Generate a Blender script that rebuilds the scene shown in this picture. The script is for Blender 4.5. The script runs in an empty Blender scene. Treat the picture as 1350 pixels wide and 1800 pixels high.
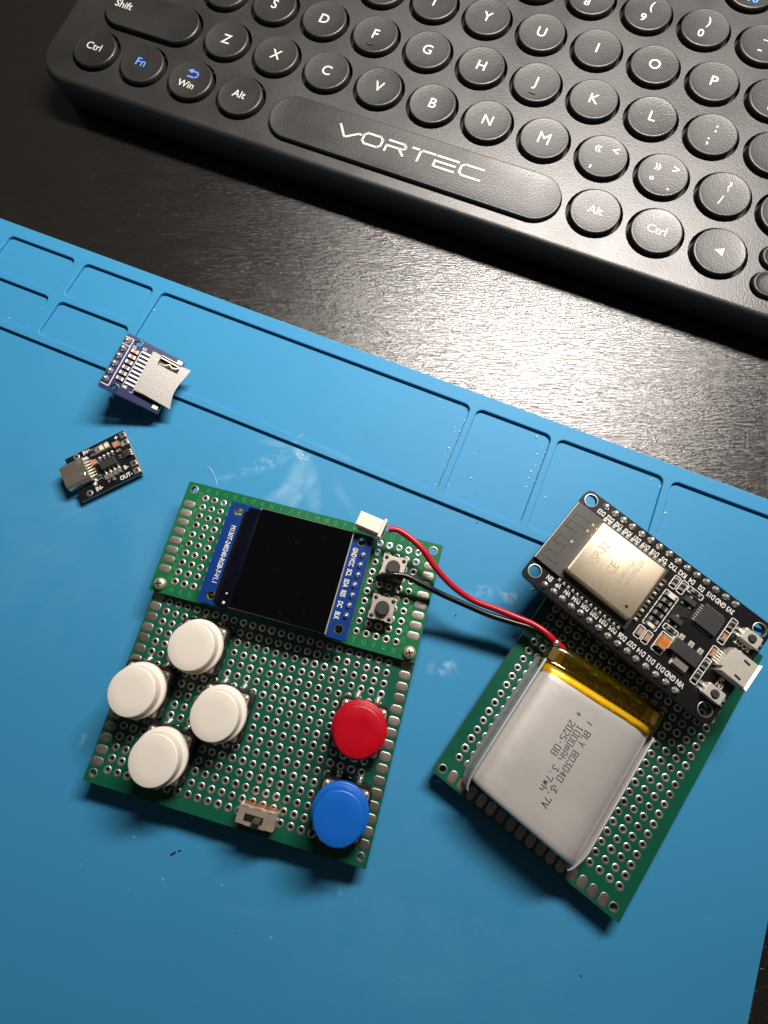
import bpy, bmesh, math, random
from mathutils import Matrix, Vector
random.seed(7)
S = 0.001                                   # all lengths below are millimetres
scene = bpy.context.scene
COL = scene.collection

# ------------------------------------------------------------------ camera, world, lamp, exposure
cam_d = bpy.data.cameras.new("camera"); cam = bpy.data.objects.new("camera", cam_d); COL.objects.link(cam)
cam_d.sensor_fit = 'VERTICAL'; cam_d.sensor_height = 36.0; cam_d.lens = 851.654 / 1800 * 36
cam_d.clip_start = 0.002; cam_d.clip_end = 20
CR = Matrix(((0.999783, 0.002671, 0.020675), (0.002671, 0.967164, -0.254138), (-0.020675, 0.254138, 0.966947)))
cam.matrix_world = Matrix.Translation((0, 0, 0.130)) @ CR.to_4x4()
scene.camera = cam

world = bpy.data.worlds.new("World"); scene.world = world; world.use_nodes = True
bg = world.node_tree.nodes["Background"]
bg.inputs[0].default_value = (1.0, 0.95, 0.9, 1); bg.inputs[1].default_value = 0.034

# a short light bar hanging over the back of the keyboard, parallel to it
lamp_d = bpy.data.lights.new("light_bar", 'AREA'); lamp = bpy.data.objects.new("light_bar", lamp_d); COL.objects.link(lamp)
lamp_d.shape = 'RECTANGLE'; lamp_d.size = 0.230; lamp_d.size_y = 0.045; lamp_d.energy = 2.95; lamp_d.color = (1.0, 0.925, 0.855)
LP = Vector((0.098, 0.238, 0.272)); lamp.location = LP
_z = (LP - Vector((-0.11, 0.23, 0))).normalized(); _x = Vector((math.cos(-.4), math.sin(-.4), 0)); _y = _z.cross(_x).normalized(); _x = _y.cross(_z).normalized()
lamp.rotation_euler = Matrix((_x, _y, _z)).transposed().to_euler()

scene.view_settings.view_transform = 'Standard'; scene.view_settings.look = 'None'
scene.view_settings.exposure = 0.0; scene.view_settings.gamma = 1.0
scene.cycles.max_bounces = 6; scene.cycles.transparent_max_bounces = 12

# ------------------------------------------------------------------ materials
def srgb(r, g, b):
    f = lambda c: (c / 255 / 12.92) if c / 255 <= 0.04045 else ((c / 255 + 0.055) / 1.055) ** 2.4
    return (f(r), f(g), f(b), 1)
def mat(name, color, rough=0.5, metal=0.0, spec=0.5, coat=0.0, noise=None, bump=None, rvar=None, orand=0.0):
    """noise=(scale, amount)  bump=(scale, strength, distance mm)  rvar=(scale, amount)"""
    m = bpy.data.materials.new(name); m.use_nodes = True
    nt = m.node_tree; n = nt.nodes; l = nt.links; p = n["Principled BSDF"]
    c = color if len(color) == 4 else (*color, 1)
    p.inputs["Base Color"].default_value = c; p.inputs["Roughness"].default_value = rough
    p.inputs["Metallic"].default_value = metal; p.inputs["Specular IOR Level"].default_value = spec
    if coat: p.inputs["Coat Weight"].default_value = coat; p.inputs["Coat Roughness"].default_value = 0.08
    tc = n.new("ShaderNodeTexCoord")
    def nz(scale, detail=4):
        t = n.new("ShaderNodeTexNoise"); t.inputs["Scale"].default_value = scale; t.inputs["Detail"].default_value = detail
        l.new(tc.outputs["Object"], t.inputs["Vector"]); return t
    if noise:
        t = nz(noise[0]); mx = n.new("ShaderNodeMix"); mx.data_type = 'RGBA'
        a = noise[1]; mx.inputs[6].default_value = tuple(max(0, v * (1 - a)) for v in c[:3]) + (1,)
        mx.inputs[7].default_value = tuple(min(1, v * (1 + a)) for v in c[:3]) + (1,)
        l.new(t.outputs[0], mx.inputs[0]); l.new(mx.outputs[2], p.inputs["Base Color"])
    if orand:
        oi = n.new("ShaderNodeObjectInfo"); mr = n.new("ShaderNodeMapRange"); mr.inputs[3].default_value = 1 - orand; mr.inputs[4].default_value = 1 + orand * .3; l.new(oi.outputs["Random"], mr.inputs[0])
        sc = n.new("ShaderNodeVectorMath"); sc.operation = 'SCALE'; l.new(mr.outputs[0], sc.inputs["Scale"])
        src = p.inputs["Base Color"].links[0].from_socket if p.inputs["Base Color"].links else None
        if src: l.new(src, sc.inputs[0])
        else: sc.inputs[0].default_value = c[:3]
        l.new(sc.outputs[0], p.inputs["Base Color"])
    if rvar:
        t = nz(rvar[0]); mr = n.new("ShaderNodeMapRange"); mr.inputs[3].default_value = max(0.02, rough - rvar[1]); mr.inputs[4].default_value = min(1, rough + rvar[1])
        mr.inputs[1].default_value = .3; mr.inputs[2].default_value = .7
        l.new(t.outputs[0], mr.inputs[0]); l.new(mr.outputs[0], p.inputs["Roughness"])
    if bump:
        t = nz(bump[0], 3); b = n.new("ShaderNodeBump"); b.inputs["Strength"].default_value = bump[1]; b.inputs["Distance"].default_value = bump[2] * S
        l.new(t.outputs[0], b.inputs["Height"]); l.new(b.outputs[0], p.inputs["Normal"])
    return m
MT = {}
MT['green_a'] = mat('solder_mask_bright_green', srgb(20, 103, 65), 0.36, noise=(45, .2), rvar=(60, .1), bump=(700, .2, .04), coat=.2)
MT['green_b'] = mat('solder_mask_dark_green', srgb(13, 84, 63), 0.36, noise=(45, .22), rvar=(60, .1), bump=(700, .2, .04), coat=.15)
MT['solder'] = mat('tinned_ring', (0.80, 0.75, 0.69), 0.40, .92, noise=(900, .25), bump=(1500, .35, .06), orand=.35)
MT['tin'] = mat('tinned_pad', (0.46, 0.425, 0.385), 0.48, .85, noise=(1500, .45), bump=(1600, .8, .08), orand=.3)
MT['tinb'] = mat('tinned_pad_brownish', (0.52, 0.45, 0.38), 0.44, .88, noise=(500, .3), bump=(900, .4, .06), orand=.45)
MT['blob'] = mat('solder_blob', (0.80, 0.77, 0.73), 0.34, .9, noise=(1200, .3), bump=(1800, .35, .1))
MT['steel'] = mat('brushed_steel', (0.64, 0.58, 0.51), 0.46, .9, noise=(700, .25), bump=(1500, .35, .05))
MT['nickel'] = mat('nickel_shield', (0.66, 0.57, 0.43), 0.5, .85, noise=(1800, .16), bump=(3500, .3, .03))
MT['sparkle'] = mat('stamped_steel_grainy', (0.25, 0.24, 0.23), 0.5, .92, noise=(3000, .3), bump=(3400, .6, .06))
MT['copper'] = mat('copper_leg', (0.75, 0.42, 0.25), 0.3, 1.0)
MT['gold'] = mat('gold_pad', (0.85, 0.60, 0.22), 0.3, 1.0)
MT['white'] = mat('ivory_plastic', srgb(224, 217, 205), 0.42, noise=(60, .03), rvar=(120, .09), bump=(60, .06, .3))
MT['housing'] = mat('white_nylon', srgb(232, 222, 208), 0.5)
MT['redcap'] = mat('red_plastic', srgb(176, 4, 27), 0.34, rvar=(220, .06), bump=(60, .05, .3))
MT['bluecap'] = mat('blue_plastic', srgb(18, 98, 192), 0.34, rvar=(220, .06), bump=(60, .05, .3))
MT['black'] = mat('black_plastic', (0.011, 0.011, 0.011), 0.42, bump=(1500, .2, .03))
MT['blackg'] = mat('dark_grey_plastic', (0.035, 0.034, 0.033), 0.5, bump=(1500, .3, .03))
MT['chip'] = mat('chip_epoxy', (0.028, 0.028, 0.029), 0.55, noise=(800, .2), bump=(2500, .3, .03))
MT['pcbblack'] = mat('black_solder_mask', (0.008, 0.008, 0.009), 0.3, bump=(500, .15, .03), coat=.15)
MT['pcbmodule'] = mat('module_board_dark', (0.062, 0.058, 0.055), 0.42, bump=(500, .12, .03))
MT['trace'] = mat('antenna_groove', (0.006, 0.006, 0.006), 0.5)
MT['pcbblue'] = mat('display_board_blue', srgb(10, 54, 124), 0.33, noise=(200, .15), bump=(600, .15, .03), coat=.2)
MT['pcbnavy'] = mat('reader_board_navy', srgb(28, 36, 84), 0.3, noise=(300, .2), bump=(500, .2, .04), coat=.2)
MT['fr4'] = mat('board_edge', srgb(96, 116, 92), 0.6)
MT['fr4w'] = mat('board_edge_pale', srgb(150, 140, 118), 0.6)
MT['glass'] = mat('display_glass', (0.002, 0.002, 0.0022), 0.06, spec=.35)
MT['bezel'] = mat('screen_edge', srgb(180, 178, 172), 0.3)
MT['flex'] = mat('flex_film_dark', (0.0025, 0.003, 0.010), 0.18, rvar=(150, .1), bump=(160, .4, .3), spec=.5)
MT['adhesive'] = mat('black_tape', (0.006, 0.005, 0.004), 0.35, bump=(200, .4, .2))
MT['silk'] = mat('silkscreen_white', srgb(225, 222, 214), 0.6)
MT['silky'] = mat('silkscreen_faint', srgb(84, 150, 84), 0.6)
MT['ink'] = mat('printed_ink', (0.012, 0.011, 0.011), 0.7)
MT['tan'] = mat('ceramic_tan', srgb(190, 130, 92), 0.5, noise=(900, .2))
MT['tant'] = mat('tantalum_orange', srgb(208, 122, 44), 0.45, noise=(500, .12))
MT['ceram'] = mat('ceramic_grey', srgb(120, 112, 104), 0.5)
MT['resist'] = mat('resistor_black', (0.015, 0.014, 0.015), 0.4)
MT['led'] = mat('led_body', srgb(225, 215, 190), 0.25)
MT['wirered'] = mat('red_wire_insulation', srgb(176, 12, 34), 0.34, rvar=(120, .08))
MT['wireblack'] = mat('black_wire_insulation', (0.004, 0.004, 0.004), 0.28, rvar=(120, .08))
MT['pouch'] = mat('pouch_foil', (0.82, 0.785, 0.75), 0.36, 0.56, noise=(60, .08), bump=(95, .3, .6), rvar=(80, .05))
MT['foil'] = mat('foil_fold', (0.72, 0.71, 0.70), 0.45, 0.55)
MT['bpcb'] = mat('protection_board', srgb(20, 44, 18), 0.4)
MT['brown'] = mat('bakelite', srgb(134, 72, 40), 0.5)
MT['usbc'] = mat('usb_shell', (0.78, 0.68, 0.56), 0.36, .95, noise=(300, .15), bump=(400, .15, .05))
MT['shell'] = mat('switch_shell', (0.70, 0.60, 0.48), 0.38, .7, noise=(500, .35), bump=(700, .3, .08))
MT['seamside'] = mat('foil_seam_painted_shade', (0.40, 0.42, 0.44), 0.5, .45)  # same foil, darker grey: shade of the left side painted into the colour
MT['usbm'] = mat('usb_shell_pale', (0.74, 0.70, 0.62), 0.5, .6, noise=(900, .1), bump=(1200, .15, .04))
MT['legend'] = mat('legend_white', srgb(196, 192, 187), 0.5)
MT['legendb'] = mat('legend_blue', srgb(92, 140, 240), 0.5)
MT['gap'] = mat('key_well_black', (0.004, 0.004, 0.004), 0.6)
MT['crumb'] = mat('dark_crumb', (0.01, 0.012, 0.02), 0.6)

def kapton():
    m = bpy.data.materials.new('amber_polyimide_tape'); m.use_nodes = True
    n = m.node_tree.nodes; l = m.node_tree.links; n.remove(n["Principled BSDF"])
    tr = n.new("ShaderNodeBsdfTransparent"); tr.inputs[0].default_value = (0.97, 0.76, 0.13, 1)
    gl = n.new("ShaderNodeBsdfGlossy"); gl.inputs[1].default_value = 0.12; gl.inputs[0].default_value = (1, .9, .6, 1)
    df = n.new("ShaderNodeBsdfDiffuse"); df.inputs[0].default_value = (0.75, 0.42, 0.01, 1)
    fr = n.new("ShaderNodeFresnel"); fr.inputs[0].default_value = 1.6
    tc = n.new("ShaderNodeTexCoord"); nz = n.new("ShaderNodeTexNoise"); nz.inputs["Scale"].default_value = 260; b = n.new("ShaderNodeBump")
    b.inputs["Strength"].default_value = .5; b.inputs["Distance"].default_value = .0003
    l.new(tc.outputs["Object"], nz.inputs["Vector"]); l.new(nz.outputs[0], b.inputs["Height"])
    for s in (gl, fr): l.new(b.outputs[0], s.inputs["Normal"])
    m1 = n.new("ShaderNodeMixShader"); m1.inputs[0].default_value = .02; l.new(tr.outputs[0], m1.inputs[1]); l.new(df.outputs[0], m1.inputs[2])
    m2 = n.new("ShaderNodeMixShader"); l.new(fr.outputs[0], m2.inputs[0]); l.new(m1.outputs[0], m2.inputs[1]); l.new(gl.outputs[0], m2.inputs[2])
    l.new(m2.outputs[0], n["Material Output"].inputs[0]); return m
MT['kapton'] = kapton()
def droplet():
    m = bpy.data.materials.new('flux_droplet'); m.use_nodes = True; p = m.node_tree.nodes["Principled BSDF"]
    p.inputs["Base Color"].default_value = (.62, .78, .88, 1); p.inputs["Roughness"].default_value = .15; p.inputs["Transmission Weight"].default_value = .5
    return m
MT['drop'] = droplet()

def keyplastic(name, base, rough, gs, amt, bmp, ior):
    """moulded matt plastic: fine grain relief, slightly worn"""
    m = bpy.data.materials.new(name); m.use_nodes = True; nt = m.node_tree; n = nt.nodes; l = nt.links; p = n["Principled BSDF"]
    p.inputs["Base Color"].default_value = (*base, 1); p.inputs["Specular IOR Level"].default_value = 1.0; p.inputs["IOR"].default_value = ior
    tc = n.new("ShaderNodeTexCoord")
    t = n.new("ShaderNodeTexNoise"); t.inputs["Scale"].default_value = gs; t.inputs["Detail"].default_value = 2; l.new(tc.outputs["Object"], t.inputs["Vector"])
    b = n.new("ShaderNodeBump"); b.inputs["Strength"].default_value = bmp; b.inputs["Distance"].default_value = .00008; l.new(t.outputs[0], b.inputs["Height"]); l.new(b.outputs[0], p.inputs["Normal"])
    w = n.new("ShaderNodeTexNoise"); w.inputs["Scale"].default_value = 45; w.inputs["Detail"].default_value = 5
    gi = n.new("ShaderNodeObjectInfo"); ad = n.new("ShaderNodeVectorMath"); ad.operation = 'ADD'
    l.new(tc.outputs["Object"], ad.inputs[0]); l.new(gi.outputs["Random"], ad.inputs[1]); l.new(ad.outputs[0], w.inputs["Vector"])
    mr = n.new("ShaderNodeMapRange"); mr.inputs[1].default_value = .3; mr.inputs[2].default_value = .7; mr.inputs[3].default_value = rough - amt; mr.inputs[4].default_value = rough + amt
    l.new(w.outputs[0], mr.inputs[0]); l.new(mr.outputs[0], p.inputs["Roughness"]); return m
MT['key'] = keyplastic('keycap_plastic', (0.013, 0.0125, 0.012), .46, 2300, .09, 1.0, 1.43)
MT['case'] = keyplastic('keyboard_case_plastic', (0.013, 0.0125, 0.012), .44, 2800, .06, .8, 1.54)

def desk_mat():
    m = bpy.data.materials.new('black_woodgrain_laminate'); m.use_nodes = True; nt = m.node_tree; n = nt.nodes; l = nt.links; p = n["Principled BSDF"]
    tc = n.new("ShaderNodeTexCoord"); mp = n.new("ShaderNodeMapping"); mp.inputs["Rotation"].default_value = (0, 0, math.radians(22)); mp.inputs["Scale"].default_value = (1, 6.0, 1)
    l.new(tc.outputs["Object"], mp.inputs[0])
    a = n.new("ShaderNodeTexNoise"); a.inputs["Scale"].default_value = 300; a.inputs["Detail"].default_value = 5; a.inputs["Roughness"].default_value = .62; a.inputs["Distortion"].default_value = .6; l.new(mp.outputs[0], a.inputs["Vector"])
    c = n.new("ShaderNodeTexNoise"); c.inputs["Scale"].default_value = 60; c.inputs["Detail"].default_value = 4; l.new(mp.outputs[0], c.inputs["Vector"])
    b = n.new("ShaderNodeBump"); b.inputs["Strength"].default_value = 1.0; b.inputs["Distance"].default_value = .00022; l.new(a.outputs[0], b.inputs["Height"]); l.new(b.outputs[0], p.inputs["Normal"])
    rp = n.new("ShaderNodeMapRange"); rp.inputs[1].default_value = .3; rp.inputs[2].default_value = .7; rp.inputs[3].default_value = .17; rp.inputs[4].default_value = .24; l.new(c.outputs[0], rp.inputs[0]); l.new(rp.outputs[0], p.inputs["Roughness"])
    mx = n.new("ShaderNodeMix"); mx.data_type = 'RGBA'; mx.inputs[6].default_value = (.007, .006, .005, 1); mx.inputs[7].default_value = (.016, .014, .012, 1); l.new(a.outputs[0], mx.inputs[0]); l.new(mx.outputs[2], p.inputs["Base Color"])
    p.inputs["Specular IOR Level"].default_value = 1.0; p.inputs["IOR"].default_value = 1.62
    mp2 = n.new("ShaderNodeMapping"); mp2.inputs["Rotation"].default_value = (0, 0, math.radians(20)); mp2.inputs["Scale"].default_value = (1, 4.0, 1); l.new(tc.outputs["Object"], mp2.inputs[0])
    f2 = n.new("ShaderNodeTexNoise"); f2.inputs["Scale"].default_value = 520; f2.inputs["Detail"].default_value = 3; f2.inputs["Roughness"].default_value = .6; l.new(mp2.outputs[0], f2.inputs["Vector"])
    b2 = n.new("ShaderNodeBump"); b2.inputs["Strength"].default_value = 1.0; b2.inputs["Distance"].default_value = .00007; l.new(f2.outputs[0], b2.inputs["Height"]); l.new(b.outputs[0], b2.inputs["Normal"]); l.new(b2.outputs[0], p.inputs["Normal"])
    return m
MT['desk'] = desk_mat()

def silicone():
    m = bpy.data.materials.new('blue_silicone'); m.use_nodes = True; nt = m.node_tree; n = nt.nodes; l = nt.links; p = n["Principled BSDF"]
    p.inputs["Roughness"].default_value = .62; p.inputs["Specular IOR Level"].default_value = .32
    tc = n.new("ShaderNodeTexCoord")
    def nz(sc, det=4, rough=.5):
        t = n.new("ShaderNodeTexNoise"); t.inputs["Scale"].default_value = sc; t.inputs["Detail"].default_value = det; t.inputs["Roughness"].default_value = rough; l.new(tc.outputs["Object"], t.inputs["Vector"]); return t
    def math_(op, a, b=None, clamp=False):
        q = n.new("ShaderNodeMath"); q.operation = op; q.use_clamp = clamp
        for i, v in enumerate((a, b)):
            if v is None: continue
            if hasattr(v, 'links') or hasattr(v, 'is_linked'): l.new(v, q.inputs[i])
            else: q.inputs[i].default_value = v
        return q.outputs[0]
    base = n.new("ShaderNodeMix"); base.data_type = 'RGBA'; base.inputs[6].default_value = srgb(52, 134, 180); base.inputs[7].default_value = srgb(58, 143, 189)
    l.new(nz(18).outputs[0], base.inputs[0])
    # wiped smears and scuffs left by use: (x, y, rx, ry, angle deg, strength) in mat coordinates, mm
    geo = tc.outputs["Object"]; total = None
    fine = nz(420, 6, .7).outputs[0]; streak = nz(95, 5, .65).outputs[0]
    for x, y, rx, ry, ang, st, kind in SMEARS:
        mp = n.new("ShaderNodeMapping"); mp.vector_type = 'TEXTURE'
        mp.inputs["Location"].default_value = (x * S, y * S, 0); mp.inputs["Rotation"].default_value = (0, 0, math.radians(ang)); mp.inputs["Scale"].default_value = (rx * S, ry * S, 1)
        l.new(geo, mp.inputs[0])
        sx = n.new("ShaderNodeVectorMath"); sx.operation = 'MULTIPLY'; sx.inputs[1].default_value = (1, 1, 0); l.new(mp.outputs[0], sx.inputs[0])
        ln = n.new("ShaderNodeVectorMath"); ln.operation = 'LENGTH'; l.new(sx.outputs[0], ln.inputs[0])
        fall = n.new("ShaderNodeMapRange"); fall.interpolation_type = 'SMOOTHSTEP'; fall.inputs[1].default_value = 1.0; fall.inputs[2].default_value = 0.25; fall.inputs[3].default_value = 0; fall.inputs[4].default_value = 1
        l.new(ln.outputs["Value"], fall.inputs[0])
        th = n.new("ShaderNodeMapRange"); th.inputs[1].default_value = .44 if kind else .36; th.inputs[2].default_value = .68 if kind else .70
        l.new(fine if kind else streak, th.inputs[0])
        v = math_('MULTIPLY', math_('MULTIPLY', fall.outputs[0], th.outputs[0]), st)
        total = v if total is None else math_('ADD', total, v, True)
    # dust and lint specks
    sp = n.new("ShaderNodeTexVoronoi"); sp.inputs["Scale"].default_value = 210; l.new(tc.outputs["Object"], sp.inputs["Vector"])
    tiny = n.new("ShaderNodeMapRange"); tiny.inputs[1].default_value = .085; tiny.inputs[2].default_value = .05; l.new(sp.outputs["Distance"], tiny.inputs[0])
    pick = n.new("ShaderNodeMapRange"); pick.inputs[1].default_value = .80; pick.inputs[2].default_value = .88; l.new(sp.outputs["Color"], pick.inputs[0])
    total = math_('ADD', total, math_('MULTIPLY', math_('MULTIPLY', tiny.outputs[0], pick.outputs[0]), .35), True)
    mx = n.new("ShaderNodeMix"); mx.data_type = 'RGBA'; mx.inputs[7].default_value = srgb(170, 205, 225)
    l.new(total, mx.inputs[0]); l.new(base.outputs[2], mx.inputs[6]); l.new(mx.outputs[2], p.inputs["Base Color"])
    b = n.new("ShaderNodeBump"); b.inputs["Strength"].default_value = .25; b.inputs["Distance"].default_value = .00006; l.new(nz(1400, 2).outputs[0], b.inputs["Height"]); l.new(b.outputs[0], p.inputs["Normal"])
    return m

# ------------------------------------------------------------------ mesh helpers
class MB:
    def __init__(s): s.v = []; s.f = []; s.mi = []; s.cur = 0
    def add(s, vs, fs):
        o = len(s.v); s.v += [tuple(v) for v in vs]; s.f += [tuple(i + o for i in f) for f in fs]; s.mi += [s.cur] * len(fs); return s
    def prism(s, poly, z0, z1, taper=0.0):
        n = len(poly); cx = sum(p[0] for p in poly) / n; cy = sum(p[1] for p in poly) / n
        k = lambda p: (p[0] + (cx - p[0]) * taper, p[1] + (cy - p[1]) * taper)
        vs = [(x, y, z0) for x, y in poly] + [(*k(p), z1) for p in poly]
        fs = [tuple(range(n))[::-1], tuple(range(n, 2 * n))] + [(i, (i + 1) % n, n + (i + 1) % n, n + i) for i in range(n)]
        return s.add(vs, fs)
    def box(s, cx, cy, z0, z1, sx, sy, ang=0.0, ch=0.0):
        """box with optional top chamfer"""
        c, q = math.cos(ang), math.sin(ang)
        def ring(d, z): return [(cx + c * x - q * y, cy + q * x + c * y, z) for x, y in ((-sx / 2 + d, -sy / 2 + d), (sx / 2 - d, -sy / 2 + d), (sx / 2 - d, sy / 2 - d), (-sx / 2 + d, sy / 2 - d))]
        rs = [ring(0, z0), ring(0, z1 - ch), ring(ch, z1)] if ch else [ring(0, z0), ring(0, z1)]
        return s.loft(rs)
    def loft(s, rings, cap0=True, cap1=True):
        n = len(rings[0]); vs = [p for r in rings for p in r]; fs = []
        for k in range(len(rings) - 1):
            for i in range(n): fs.append((k * n + i, k * n + (i + 1) % n, (k + 1) * n + (i + 1) % n, (k + 1) * n + i))
        if cap0: fs.append(tuple(range(n))[::-1])
        if cap1: fs.append(tuple(range((len(rings) - 1) * n, len(rings) * n)))
        return s.add(vs, fs)
    def lathe(s, prof, cx=0, cy=0, seg=24, cap0=False, cap1=False):
        rings = [[(cx + r * math.cos(2 * math.pi * i / seg), cy + r * math.sin(2 * math.pi * i / seg), z) for i in range(seg)] for r, z in prof]
        return s.loft(rings, cap0, cap1)
    def cyl(s, cx, cy, z0, z1, r, seg=16, ch=0.0):
        pr = [(r, z0), (r, z1 - ch), (r - ch, z1)] if ch else [(r, z0), (r, z1)]
        return s.lathe(pr, cx, cy, seg, True, True)
    def tube(s, pts, r, seg=10):
        pts = [Vector(p) for p in pts]; rings = []; up = Vector((0, 0, 1))
        for i, p in enumerate(pts):
            t = (pts[min(i + 1, len(pts) - 1)] - pts[max(i - 1, 0)]).normalized()
            a = t.cross(up); a = a.normalized() if a.length > 1e-4 else Vector((1, 0, 0)); b = a.cross(t)
            rr = r[i] if isinstance(r, (list, tuple)) else r
            rings.append([tuple(p + (a * math.cos(2 * math.pi * k / seg) + b * math.sin(2 * math.pi * k / seg)) * rr) for k in range(seg)])
        return s.loft(rings)
    def ribbon(s, pts, w, z, th=0.0):
        """flat stroke along a polyline, square caps"""
        for (x0, y0), (x1, y1) in zip(pts[:-1], pts[1:]):
            dx, dy = x1 - x0, y1 - y0; L = math.hypot(dx, dy)
            if L < 1e-6: continue
            ux, uy = dx / L * w / 2, dy / L * w / 2
            q = [(x0 - ux + uy, y0 - uy - ux), (x1 + ux + uy, y1 + uy - ux), (x1 + ux - uy, y1 + uy + ux), (x0 - ux - uy, y0 - uy + ux)]
            if th: s.prism(q, z, z + th)
            else: s.add([(*p, z) for p in q], [(0, 1, 2, 3)])
        return s
    def mesh(s, name, mats, smooth=False, angle=40):
        me = bpy.data.meshes.new(name); me.from_pydata([(x * S, y * S, z * S) for x, y, z in s.v], [], s.f)
        for m in (mats if isinstance(mats, (list, tuple)) else [mats]): me.materials.append(MT[m])
        me.polygons.foreach_set("material_index", s.mi)
        if smooth:
            bm = bmesh.new(); bm.from_mesh(me); bmesh.ops.recalc_face_normals(bm, faces=bm.faces)
            for f in bm.faces: f.smooth = True
            for e in bm.edges:
                if len(e.link_faces) == 2 and e.calc_face_angle(0) > math.radians(angle): e.smooth = False
            bm.to_mesh(me); bm.free()
        else:
            bm = bmesh.new(); bm.from_mesh(me); bmesh.ops.recalc_face_normals(bm, faces=[f for f in bm.faces]); bm.to_mesh(me); bm.free()
        return me
    def build(s, name, mats, parent=None, smooth=False, loc=None, angle=40):
        return obj(name, s.mesh(name, mats, smooth, angle), parent, loc)
def obj(name, me, parent=None, loc=None, rz=None):
    o = bpy.data.objects.new(name, me); COL.objects.link(o); o.parent = parent
    if loc is not None: o.location = [c * S for c in loc]
    if rz is not None: o.rotation_euler = (0, 0, rz)
    return o
def tag(o, label=None, cat=None, kind=None, group=None):
    if label: o["label"] = label
    if cat: o["category"] = cat
    if kind: o["kind"] = kind
    if group: o["group"] = group
    return o
def empty(name, loc, rz=0.0, m=None):
    o = bpy.data.objects.new(name, None); COL.objects.link(o); o.empty_display_size = .01
    if m is not None: o.matrix_world = m
    else: o.location = [c * S for c in loc]; o.rotation_euler = (0, 0, rz)
    return o
def rrect(x0, y0, x1, y1, r, k=5):
    out = []
    for cx, cy, a in ((x1 - r, y1 - r, 0), (x0 + r, y1 - r, 90), (x0 + r, y0 + r, 180), (x1 - r, y0 + r, 270)):
        for i in range(k + 1):
            t = math.radians(a + 90 * i / k); out.append((cx + r * math.cos(t), cy + r * math.sin(t)))
    return out
def circ(cx, cy, r, n=14): return [(cx + r * math.cos(2 * math.pi * i / n), cy + r * math.sin(2 * math.pi * i / n)) for i in range(n)]
def plate(name, outline, holes, z0, z1, mats, parent=None, bevel=0.0, loc=None):
    """slab with real through-holes"""
    cu = bpy.data.curves.new(name, 'CURVE'); cu.dimensions = '2D'; cu.fill_mode = 'BOTH'
    for lp in [outline] + holes:
        sp = cu.splines.new('POLY'); sp.points.add(len(lp) - 1); sp.use_cyclic_u = True
        for p, (x, y) in zip(sp.points, lp): p.co = (x * S, y * S, 0, 1)
    cu.extrude = (z1 - z0) / 2 * S - bevel * S
    if bevel: cu.bevel_depth = bevel * S; cu.bevel_resolution = 2; cu.offset = -bevel * S
    t = bpy.data.objects.new("tmp", cu); COL.objects.link(t)
    dg = bpy.context.evaluated_depsgraph_get(); dg.update()
    me = bpy.data.meshes.new_from_object(t.evaluated_get(dg)); bpy.data.objects.remove(t); bpy.data.curves.remove(cu)
    me.name = name; me.transform(Matrix.Translation((0, 0, (z0 + z1) / 2 * S))); me.materials.clear()
    for m in (mats if isinstance(mats, (list, tuple)) else [mats]): me.materials.append(MT[m] if isinstance(m, str) else m)
    for p in me.polygons:
        p.use_smooth = False
        p.material_index = 1 if len(me.materials) > 1 and abs(p.normal.z) < .5 else 0
    return obj(name, me, parent, loc)
_tx = {}
def text_geo(txt, size, bold=0.0):
    key = (txt, size, bold)
    if key not in _tx:
        cu = bpy.data.curves.new("t", 'FONT'); cu.body = txt; cu.size = size * S; cu.align_x = 'CENTER'; cu.align_y = 'CENTER'; cu.offset = bold * S; cu.resolution_u = 3
        o = bpy.data.objects.new("t", cu); COL.objects.link(o); dg = bpy.context.evaluated_depsgraph_get(); dg.update()
        me = bpy.data.meshes.new_from_object(o.evaluated_get(dg)); bpy.data.objects.remove(o); bpy.data.curves.remove(cu)
        _tx[key] = ([tuple(c / S for c in v.co) for v in me.vertices], [tuple(p.vertices) for p in me.polygons]); bpy.data.meshes.remove(me)
    return _tx[key]
def put_text(mb, txt, size, x, y, z, ang=0.0, sx=1.0, bold=0.0):
    vs, fs = text_geo(txt, size, bold); c, q = math.cos(ang), math.sin(ang)
    mb.add([(x + c * a * sx - q * b, y + q * a * sx + c * b, z) for a, b, _ in vs], fs)
# single-stroke lettering on a 4 x 6 grid
GL = {'A': '00 04 26 44 40|02 42', 'B': '00 06 36 45 44 33 03|33 42 41 30 00', 'C': '45 36 16 05 01 10 30 41', 'D': '00 06 26 44 42 20 00', 'E': '46 06 00 40|03 33', 'F': '46 06 00|03 33',
      'G': '45 36 16 05 01 10 30 41 43 23', 'H': '00 06|40 46|03 43', 'I': '20 26', 'J': '01 10 30 41 46', 'K': '00 06|46 03 40', 'L': '06 00 40', 'M': '00 06 23 46 40', 'N': '00 06 40 46', 'O': '00 06 46 40 00',
      'P': '00 06 36 45 44 33 03', 'Q': '00 06 46 40 00|22 40', 'R': '00 06 36 45 44 33 03|23 40', 'S': '45 36 16 05 04 13 33 42 41 30 10 01', 'T': '06 46|26 20', 'U': '06 00 40 46', 'V': '06 20 46', 'W': '06 10 23 30 46', 'X': '00 46|06 40', 'Y': '06 23 46|23 20',
      '0': '00 06 46 40 00', '1': '15 26 20|10 30', '2': '05 16 36 45 44 00 40', '3': '06 46 24 33 42 41 30 10 01', '4': '30 36 02 42', '5': '46 06 03 33 42 41 30 00', '6': '46 06 00 40 43 03', '7': '05 06 46 20', '8': '00 06 46 40 00|03 43', '9': '00 40 46 06 03 43',
      '-': '13 33', '.': '20 21', '+': '21 25|03 43', 'm': '00 04 24 20|24 44 40', 'h': '00 06|03 43 40', 'w': '04 10 23 30 44', ' ': '', '"': '14 16|34 36'}
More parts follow.
